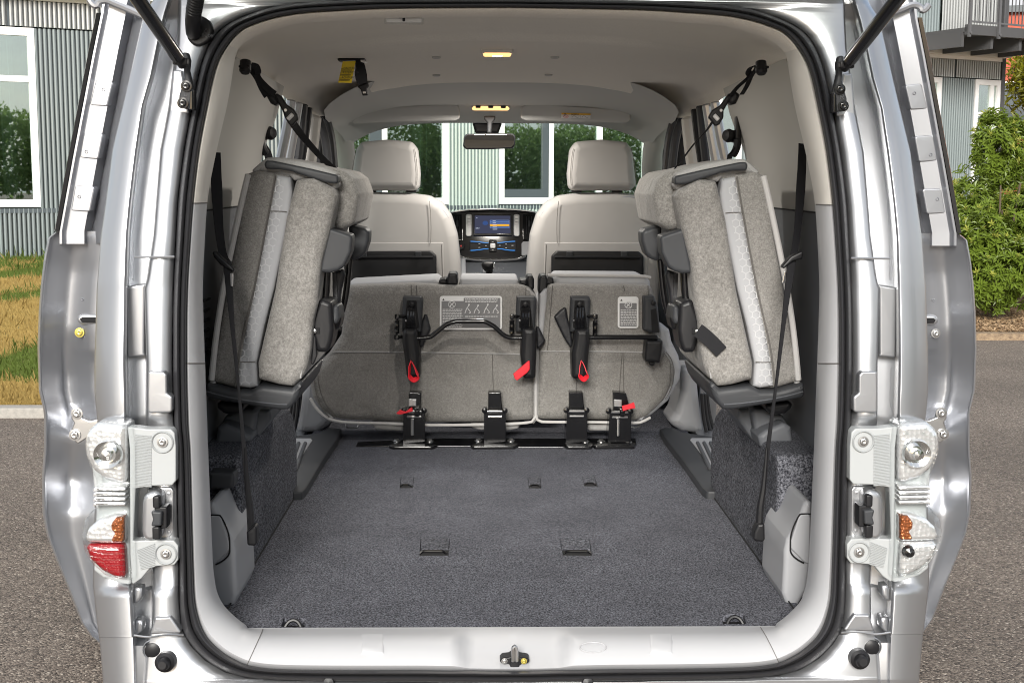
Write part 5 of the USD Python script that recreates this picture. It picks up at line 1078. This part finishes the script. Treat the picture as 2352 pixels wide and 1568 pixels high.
# ================================================================ THE PLACE
def texmat(name, nodes, links, surface='p.BSDF'):
    MAT[name] = usdkit.material(stage, f'/World/Looks/{name}', nodes, links, surface=surface)
texmat('asphalt', {'g': ('geometry', {}), 'v': ('voronoi_texture', {'scale': 165.0}), 'r': ('rgb_ramp', {'ramp': [(0.0, (0.045, 0.038, 0.032)), (0.35, (0.13, 0.107, 0.09)), (0.75, (0.20, 0.168, 0.142)), (0.95, (0.30, 0.26, 0.22)), (1.0, (0.52, 0.47, 0.41))]}),
    's': ('separate_color', {}), 'n': ('noise_texture', {'scale': 0.9, 'detail': 5.0}), 'r2': ('rgb_ramp', {'ramp': [(0.3, (0.78, 0.76, 0.74)), (0.7, (1.12, 1.1, 1.08))]}), 'm': ('mix_color', {'blend_type': 'multiply', 'fac': 1.0}),
    'b': ('bump', {'strength': 0.9, 'distance': 0.006, 'invert': True}), 'p': ('principled_bsdf', {'roughness': 0.75, 'specular_ior_level': 0.4})},
    [('g.position', 'v.vector'), ('v.color', 's.color'), ('s.r', 'r.fac'), ('r.color', 'm.a'), ('g.position', 'n.vector'), ('n.fac', 'r2.fac'), ('r2.color', 'm.b'), ('m.result', 'p.base_color'), ('v.distance', 'b.height'), ('b.normal', 'p.normal')])
plain('soil', (0.36, 0.27, 0.12), 1.0, vary=(1.2, (0.22, 0.20, 0.07), 0.4, 0.6), bump=(30, .6, .02))
plain('mulch', (0.30, 0.22, 0.14), 1.0, vary=(25, (0.17, 0.12, 0.08), 0.4, 0.65), bump=(60, .8, .02))
plain('mulch_chip', (0.40, 0.28, 0.16), 0.95, vary=(9, (0.22, 0.14, 0.08), 0.35, 0.7))
plain('kerb', (0.34, 0.32, 0.29), 0.9, bump=(120, .5, .004), vary=(40, (0.25, 0.24, 0.22), .35, .7))
def leafmat(name, c1, c2, rough=0.5, thru=0.3):
    texmat(name, {'o': ('geometry', {}), 'r': ('rgb_ramp', {'ramp': [(0, c1), (1, c2)]}), 'p': ('principled_bsdf', {'roughness': rough, 'specular_ior_level': 0.4}), 't': ('translucent_bsdf', {}), 'x': ('mix_closure', {'fac': thru})},
           [('o.random_per_island', 'r.fac'), ('r.color', 'p.base_color'), ('r.color', 't.color'), ('p.BSDF', 'x.closure1'), ('t.BSDF', 'x.closure2')], 'x.closure')
leafmat('grass_green', (0.12, 0.17, 0.03), (0.34, 0.32, 0.09), .7)
leafmat('grass_dry', (0.42, 0.30, 0.10), (0.62, 0.48, 0.22), .8)
leafmat('leaf_shrub', (0.14, 0.20, 0.025), (0.56, 0.58, 0.13), .4)
leafmat('leaf_tip', (0.34, 0.36, 0.07), (0.36, 0.24, 0.08), .45)
leafmat('leaf_yellow', (0.20, 0.20, 0.01), (0.42, 0.36, 0.03), .5)
leafmat('leaf_wood', (0.20, 0.28, 0.10), (0.46, 0.54, 0.22), .6, .55)
plain('bark', (0.10, 0.075, 0.05), 0.9, bump=(30, .6, .01))
plain('cladding', (0.38, 0.39, 0.385), 0.35, 0.35)
plain('cladding_green', (0.20, 0.235, 0.24), 0.2, 0.0, coat=0.7)
plain('cladding_pale', (0.38, 0.45, 0.425), 0.2, 0.0, coat=0.7)
plain('window_white', (0.78, 0.78, 0.78), 0.4)
plain('frame_dark', (0.07, 0.085, 0.095), 0.4)
plain('dark_steel', (0.06, 0.06, 0.062), 0.5)
plain('room', (0.16, 0.20, 0.17), 0.9)
plain('curtain', (0.40, 0.42, 0.38), 0.9)
plain('fascia', (0.62, 0.61, 0.58), 0.6)
plain('red_wall', (0.46, 0.10, 0.06), 0.8, vary=(1.5, (0.40, 0.085, 0.05), .4, .7))
plain('rail_steel', (0.11, 0.11, 0.115), 0.45, 0.3)
pane('office_glass', (0.50, 0.60, 0.55), 0.012, 1.5, (0.92, 1.0, 0.96), .42)
YK0, YBED = 5.05, 8.9
gr = trimesh.creation.box((240, 240, .1)); gr.apply_translation((0, 40, -.05))
struct('ground', gr, 'asphalt')
# facade frame: s along the wall, n towards the viewer, from two sighted points
def gp(px, d): return np.array([CAM[0], CAM[1]]) + d * np.array([fw[0] + rt[0] * ((px - W / 2) / F), fw[1] + rt[1] * ((px - W / 2) / F)])
FA, FB = gp(80, 22.4), gp(2290, 33.4)
fu = (FB - FA) / np.linalg.norm(FB - FA); fn = np.array([fu[1], -fu[0]])
def fs(px):
    d = gp(px, 1.0) - CAM[:2]
    A = np.array([[d[0], -fu[0]], [d[1], -fu[1]]]); t, s = np.linalg.solve(A, FA - CAM[:2]); return s
def fz(px, py):
    d = ray(px, py); A = np.array([[d[0], -fu[0]], [d[1], -fu[1]]]); t, s = np.linalg.solve(A, FA - CAM[:2]); return (CAM + d * t)[2]
def fpt(s, n, z): return np.array([FA[0] + fu[0] * s + fn[0] * n, FA[1] + fu[1] * s + fn[1] * n, z])
def fbox(s0, s1, n0, n1, z0, z1, r=0):
    m = rbox((0, 0, 0), (s1 - s0, n1 - n0, z1 - z0), r) if r else trimesh.creation.box((s1 - s0, n1 - n0, z1 - z0))
    c = fpt((s0 + s1) / 2, (n0 + n1) / 2, (z0 + z1) / 2)
    return place(m, c, (fu[0], fu[1], 0), (fn[0], fn[1], 0), (0, 0, 1))
S_L, S_R = fs(-900), fs(2268)
lawn = Polygon([(-40, YK0 + .12), (-1.35, YK0 + .12), (-1.35, 9.5), (-1.0, 12), tuple(fpt(fs(1000), -.1, 0)[:2]), tuple(fpt(S_L - 8, -.1, 0)[:2]), (-40, 14)])
lm = trimesh.creation.extrude_polygon(lawn.buffer(0), .045, engine='earcut'); lm.apply_translation((0, 0, .0))
struct('lawn', lm, 'soil')
bed = Polygon([(1.9, YBED), (30, YBED - .6), (40, 30), tuple(fpt(S_R + 3, -.1, 0)[:2]), tuple(fpt(fs(1700), -.1, 0)[:2]), (3.5, 17)])
bm = trimesh.creation.extrude_polygon(bed.buffer(0), .06, engine='earcut')
struct('planting_bed', bm, 'mulch')
def scatter_quads(pts, dirs, ups, ln, wd, bend=.25):
    """pointed leaf blades: 2 triangles and a fold each"""
    n = len(pts); si = np.cross(dirs, ups); si /= np.linalg.norm(si, axis=1, keepdims=True) + 1e-9
    nr = np.cross(si, dirs)
    ln, wd = ln[:, None], wd[:, None]
    a = pts; b = pts + dirs * ln * .5 + si * wd / 2 + nr * ln * bend * .3; c = pts + dirs * ln * .5 - si * wd / 2 + nr * ln * bend * .3; d = pts + dirs * ln - nr * ln * bend * .25
    v = np.stack([a, b, d, c], 1).reshape(-1, 3)
    k = np.arange(n)[:, None] * 4
    f = np.vstack([k + np.array([0, 1, 2]), k + np.array([0, 2, 3])])
    return trimesh.Trimesh(v, f, process=False)
def unit(v): return v / (np.linalg.norm(v, axis=-1, keepdims=True) + 1e-9)
def grass(n, green, seed):
    r = np.random.default_rng(seed)
    y = YK0 + .15 + (r.random(n) ** 1.7) * 15; d = y - CAM[1]
    px = np.where(r.random(n) < .62, r.uniform(-160, 330, n), r.uniform(-800, 1050, n)); x = CAM[0] + (px - VPX) / F * d
    p = np.column_stack([x, y, np.full(n, .04)])
    nz = meshkit.fbm(np.column_stack([x * .9, y * .55, np.zeros(n)]), 4, 3)
    dry = nz + np.interp(y, [5, 9, 13, 19], [.16, .12, .0, -.14])
    keep = ((dry < .52) if green else (dry > .46)) & (x < -1.5)
    p = p[keep]; n = len(p); a = r.uniform(0, 2 * math.pi, n); tl = r.uniform(.1, .9, n)
    dr = unit(np.column_stack([np.cos(a) * tl, np.sin(a) * tl, np.ones(n)]))
    sc = np.interp(p[:, 1], [5, 10, 20], [.9, 1.1, 1.6])
    h = r.uniform(.03, .075, n) * np.interp(p[:, 1], [5, 9, 16, 20], [.6, .75, 1.0, 1.5])
    tall = r.random(n) < .02; h[tall] *= 2.6
    return scatter_quads(p, dr, np.tile([0.3, 1, .1], (n, 1)), h, .006 * sc * r.uniform(.7, 1.4, n))
struct('grass', grass(125000, True, 5), 'grass_green', kind='stuff', label='long green grass on the lawn near the building', cat='grass')
struct('dry_grass', grass(140000, False, 6), 'grass_dry', kind='stuff', label='parched yellow grass on the lawn by the kerb', cat='grass')
K = thing('kerb', 'pale stone kerb between the asphalt and the parched lawn', 'kerb', (-5, YK0, 0))
x = -14.0
while x < -1.4:
    w = .62 + .05 * rng.random(); part(K, 'kerb_stone', rbox((x + w / 2, YK0 + .06, .02), (w - .012, .12, .08), .010), 'kerb'); x += w
# mulch chips
n = 9000; r = np.random.default_rng(11)
px_ = r.uniform(2120, 2480, n); y = YBED + .1 + r.random(n) ** 1.5 * 5; xx_ = CAM[0] + (px_ - VPX) / F * (y - CAM[1])
a = r.uniform(0, 6.28, n); dr = unit(np.column_stack([np.cos(a), np.sin(a), r.uniform(-.1, .5, n)]))
struct('bark_chips', scatter_quads(np.column_stack([xx_, y, np.full(n, .065)]), dr, np.tile([0., 0, 1], (n, 1)), r.uniform(.02, .07, n), r.uniform(.01, .03, n)), 'mulch_chip', kind='stuff', label='loose bark chips around the foot of the shrubs', cat='mulch')
# ---- shrubs
def shrub(name, label, c, h, rad, n, seed, group=None, tall=()):
    r = np.random.default_rng(seed)
    S = thing(name, label, 'shrub', c, group)
    P0 = []
    st = []
    for k in range(9):
        a = r.uniform(0, 6.28); rr = rad * r.uniform(.2, .75); hh = h * r.uniform(.6, .9)
        st.append(tube([np.array(c) + (.05 * math.cos(a), .05 * math.sin(a), 0), np.array(c) + (rr * .5 * math.cos(a), rr * .5 * math.sin(a), hh * .5), np.array(c) + (rr * math.cos(a), rr * math.sin(a), hh)], [.022, .008], 6))
    part(S, 'stem', cat(*st), 'bark')
    lobes = [(np.array([0, 0, h * .52]), np.array([rad, rad, h * .5]))]
    for k in range(9):
        a = r.uniform(0, 6.28); lobes.append((np.array([math.cos(a) * rad * .55, math.sin(a) * rad * .55, h * r.uniform(.25, .75)]), np.array([1, 1, 1]) * rad * r.uniform(.42, .6)))
    for (dx, dy, hz) in tall: lobes.append((np.array([dx, dy, hz]), np.array([.16, .16, .32])))
    pts = []; nor = []
    for k in range(n):
        o, R_ = lobes[r.integers(len(lobes))]; v = unit(r.normal(size=3)); t = r.uniform(.72, 1.05)
        p = o + v * R_ * t
        if p[2] < .12: continue
        pts.append(p + np.array(c)); nor.append(unit(v + np.array([0, 0, .5])))
    pts, nor = np.array(pts), np.array(nor)
    def rosette(pts, nor, ln0, ln1, m, up_bias):
        A, D, U, L_, Wd = [], [], [], [], []
        for p, nn in zip(pts, nor):
            t = unit(np.cross(nn, r.normal(size=3))); b = np.cross(nn, t); ph = r.uniform(0, 6.28); l = r.uniform(ln0, ln1)
            for k in range(m):
                a = ph + k * 2.4; e = r.uniform(.15, .75) + up_bias
                d = unit(t * math.cos(a) + b * math.sin(a) + nn * e)
                A.append(p + nn * k * .006); D.append(d); U.append(nn); L_.append(l * r.uniform(.75, 1.15)); Wd.append(l * r.uniform(.26, .36))
        return scatter_quads(np.array(A), np.array(D), np.array(U), np.array(L_), np.array(Wd), .35)
    part(S, 'foliage', rosette(pts, nor, .050, .088, 9, 0), 'leaf_shrub', False, kind='stuff')
    top = nor[:, 2] > .35; sel = np.flatnonzero(top)[::4]
    part(S, 'young_shoots', rosette(pts[sel] + nor[sel] * .05, nor[sel], .03, .055, 6, .6), 'leaf_tip', False, kind='stuff')
    return S
def gpt(px, d, z=.06): q = gp(px, d); return (q[0], q[1], z)
shrub('shrub', 'bushy evergreen shrub with two upright shoots, nearest the right sliding door', gpt(2285, 12.9), 1.62, .56, 3000, 21, None, ((-.10, 0, 1.66), (.10, .1, 1.60)))
shrub('shrub', 'bushy evergreen shrub at the right edge of the picture', gpt(2475, 13.4), 1.66, .62, 2600, 22)
shrub('shrub', 'darker evergreen shrub behind the other two, against the pale wall', gpt(2395, 14.6), 1.6, .6, 1800, 23)
# ---- office building
OB = thing('office_building', 'office building with ribbed pale cladding, white framed windows and steel balcony', 'building', tuple(fpt(0, -3, 0)))
WZ0, WZ1, CZ1 = .92, 3.89, 4.34
def corrug(s0, s1, z0, z1, pitch=.075, dep=.035, n0=.0):
    k = max(2, int((s1 - s0) / pitch)); pr = []
    for i in range(k):
        a = s0 + (s1 - s0) * i / k; w = (s1 - s0) / k
        pr += [(a, dep * .6), (a + w * .30, dep), (a + w * .60, dep * .6), (a + w * .64, -dep * 1.2), (a + w * .92, -dep * 1.2)]
    pr.append((s1, 0))
    return grid([[fpt(s, n0 + n, z) for s, n in pr] for z in (z0, z1)])
part(OB, 'wall', cat(fbox(S_L, S_R, -8, -1.6, 0, 9.5), fbox(S_L, S_R, -1.6, -.02, 4.42, 4.8)), 'room', False)
part(OB, 'eave', fbox(S_L, S_R, -.02, .35, 4.42, 4.72), 'fascia', False)
part(OB, 'flashing', fbox(S_L, S_R, -.02, .05, 4.34, 4.42), 'window_white', False)
wins = [(fs(-760), fs(-520), ()), (fs(-380), fs(106), (fs(-150),)), (fs(745), fs(1030), (fs(886),)), (fs(1145), fs(1480), (fs(1262), fs(1372))), (fs(1545), fs(1690), (fs(1640),)), (fs(1905), fs(2136), (fs(2040),)), (fs(2212), S_R, (fs(2250),))]
prev = S_L
for i, (a, b, mm) in enumerate(wins):
    if a - prev > .05:
        part(OB, 'cladding_panel', corrug(prev, a, .0, WZ1 + .0), 'cladding_pale' if i in (3, 4) else 'cladding_green', False)
    part(OB, 'cladding_panel', corrug(a, b, .0, WZ0 - .02), 'cladding_pale' if i in (2, 3) else 'cladding_green', False)
    prev = b
    fwd = .07
    wf = part(OB, 'window_frame', cat(fbox(a, b, -.05, .04, WZ0, WZ0 + .13), fbox(a, b, -.05, .04, WZ1 - .13, WZ1), fbox(a, a + .11, -.05, .039, WZ0 + .13, WZ1 - .13), fbox(b - .11, b, -.05, .039, WZ0 + .13, WZ1 - .13), *([fbox(a + .11, b - .11, -.05, .037, 3.0, 3.1)] if i in (1, 5, 6) else [])), 'window_white', False)
    for k, mmx in enumerate(mm): part(wf, 'mullion', fbox(mmx - .055, mmx + .055, -.05, .036, WZ0 + .13, WZ1 - .13), 'window_white', False)
    if i in (2, 3):
        for k, mmx in enumerate(mm[:1]): part(wf, 'dark_sash', cat(fbox(mmx - .30, mmx - .06, -.05, .03, WZ0 + .13, WZ1 - .13) if i == 2 else fbox(mmx - .20, mmx - .06, -.05, .03, WZ0 + .13, WZ1 - .13), fbox(a + .11, mmx - .2, -.05, .03, WZ0 + .13, WZ0 + .30)), 'frame_dark', False)
    part(wf, 'glass_pane', fbox(a + .05, b - .05, -.03, -.01, WZ0 + .05, WZ1 - .05), 'office_glass', False)
    part(OB, 'window_reveal', cat(fbox(a, b, -1.6, -.06, WZ0 - .1, WZ0), fbox(a - .02, a, -1.6, -.05, WZ0, WZ1), fbox(b, b + .02, -1.6, -.05, WZ0, WZ1)), 'room', False)
    cu = [fbox(x0, x0 + .22, -.6, -.56, WZ0, WZ1) for x0 in (a + .15, b - .5)]
    part(OB, 'curtain', cat(*cu), 'curtain', False)
    part(OB, 'blind_cord', cat(*[tube([fpt(x0, -.1, WZ1 - .2), fpt(x0 + .01, -.1, 1.6), fpt(x0 + .08, -.1, 1.42), fpt(x0 + .14, -.1, 1.6), fpt(x0 + .13, -.1, WZ1 - .2)], .012, 5) for x0 in (b - .55,)]), 'window_white')
if S_R - prev > .05: part(OB, 'cladding_panel', corrug(prev, S_R, 0, WZ1), 'cladding_green', False)
jx = [S_L] + [fs(p) for p in (-300, 50, 400, 720, 1050, 1300, 1600, 1900, 2165)] + [S_R]
for a, b in zip(jx[:-1], jx[1:]): part(OB, 'cladding_panel', corrug(a + .02, b - .02, WZ1 + .02, CZ1 - .01, n0=.03), 'cladding', False)
for j in jx: part(OB, 'joint', fbox(j - .02, j + .02, -.02, .02, WZ1 + .02, CZ1), 'frame_dark', False)
part(OB, 'rail', fbox(S_L, S_R, .0, .03, WZ0 - .10, WZ0 - .02), 'frame_dark', False)
part(OB, 'corner_post', fbox(S_R, S_R + .12, -8, .06, 0, 9.5), 'dark_steel', False)
# upper storey with ribbed panels and windows
for k in range(14):
    a = S_L + (S_R - S_L) * k / 14; b = S_L + (S_R - S_L) * (k + 1) / 14 - .05
    part(OB, 'cladding_panel', corrug(a, b, 4.9, 9.3, .09), 'cladding' if k % 2 else 'cladding_green', False)
# balcony
b0, b1 = fs(2050), fs(2420); bz = 4.72
bal = part(OB, 'balcony', cat(fbox(b0, b1, .36, 1.9, bz, bz + .10), fbox(b0, b1, 1.84, 1.95, bz - .06, bz + .16)), 'dark_steel', False)
k = b0
while k < b1:
    part(bal, 'balcony_beam', cat(fbox(k - .04, k + .04, .36, 1.8, bz - .32, bz - .0)), 'dark_steel', False)
    part(bal, 'rail_post', cat(fbox(k - .03, k + .03, 1.955, 2.01, bz - .12, bz + 1.15), lathe([(.03, 0), (.03, .03), (0, .03)], fpt(k, 2.012, bz - .03), (fn[0], fn[1], 0), 8)), 'rail_steel', False); k += .92
part(bal, 'handrail', cat(fbox(b0, b1, 1.93, 2.03, bz + 1.15, bz + 1.20), fbox(b0, b1, 1.955, 1.985, bz + .2, bz + .24)), 'rail_steel', False)
k = b0 + .06
while k < b1:
    part(bal, 'baluster', fbox(k - .008, k + .008, 1.96, 1.98, bz + .24, bz + 1.15), 'rail_steel', False); k += .115
# ---- red building behind, tree beside it
q0, q1 = gp(2235, 42.0), gp(2700, 40.0)
ru = unit((q1 - q0)[None])[0]; rn = np.array([ru[1], -ru[0]]); rL = np.linalg.norm(q1 - q0)
def rb(s0, s1, n0, n1, z0, z1):
    m = trimesh.creation.box((s1 - s0, n1 - n0, z1 - z0)); c = q0 + ru * (s0 + s1) / 2 + rn * (n0 + n1) / 2
    return place(m, (c[0], c[1], (z0 + z1) / 2), (ru[0], ru[1], 0), (rn[0], rn[1], 0), (0, 0, 1))
RB = thing('red_building', 'red rendered building behind the office block at the right edge', 'building', (q0[0], q0[1], 0))
part(RB, 'wall', rb(0, rL, -6, 0, 0, 6.6), 'red_wall', False)
part(RB, 'wall_joint', rb(.98, 1.0, .0, .012, 0, 6.6), 'dark_steel', False)
w_ = part(RB, 'window_frame', cat(rb(.15, 1.3, .0, .06, 3.05, 3.2), rb(.15, 1.3, .0, .06, 4.4, 4.5), rb(.15, .25, .0, .059, 3.2, 4.4), rb(1.2, 1.3, .0, .059, 3.2, 4.4)), 'window_white', False)
part(w_, 'glass_pane', rb(.25, 1.2, .005, .02, 3.2, 4.4), 'frame_dark', False)
part(RB, 'roof_edge', rb(-.2, rL, -6, .2, 6.6, 6.8), 'frame_dark', False)
TR = thing('tree', 'yellow green tree between the office building and the red building', 'tree', gpt(2368, 37.0, 0))
tb = np.array(gpt(2368, 37.0, 0))
part(TR, 'trunk', cat(tube([tb, tb + (.05, 0, 2), tb + (.0, .1, 4.2)], [.12, .05], 10), *[tube([tb + (.03, 0, 2 + .3 * k), tb + (math.cos(k * 2.4) * .6, math.sin(k * 2.4) * .6, 2.8 + .28 * k), tb + (math.cos(k * 2.4) * 1.0, math.sin(k * 2.4) * 1.0, 3.3 + .28 * k)], [.05, .015], 6) for k in range(7)]), 'bark')
r = np.random.default_rng(31)
cl = []
for k in range(46):
    v = unit(r.normal(size=3)) * np.array([1.0, 1.0, .85]) * r.uniform(.4, 1.0); cl.append(tb + np.array([0, 0, 4.25]) + v)
cl = np.array(cl); n = 5200; ci = r.integers(len(cl), size=n)
pp = cl[ci] + r.normal(size=(n, 3)) * .22
part(TR, 'crown', scatter_quads(pp, unit(r.normal(size=(n, 3)) + [0, 0, -.4]), unit(r.normal(size=(n, 3))), r.uniform(.12, .24, n), r.uniform(.04, .08, n)), 'leaf_yellow', False, kind='stuff')
# trees across the road behind the viewer, seen only as reflections in the glass
r = np.random.default_rng(41); ms = []; tk = []
for k in range(14):
    a = k / 13; x_, y_ = 6 + 44 * a, -26 + 24 * a ** 1.3 + r.uniform(-2, 2)
    hgt = r.uniform(3.6, 6.4); n = 4600
    v = unit(r.normal(size=(n, 3))) * r.uniform(.55, 1.05, (n, 1)) ** .5
    pt = np.array([x_, y_, hgt * .58]) + v * np.array([3.2, 3.2, hgt * .45]) + r.normal(size=(n, 3)) * .3
    ms.append(scatter_quads(pt, unit(r.normal(size=(n, 3))), unit(r.normal(size=(n, 3))), r.uniform(.2, .42, n), r.uniform(.14, .26, n)))
struct('wood', cat(*ms), 'leaf_wood', kind='stuff', label='row of broad green trees reflected in the office windows', cat='trees')
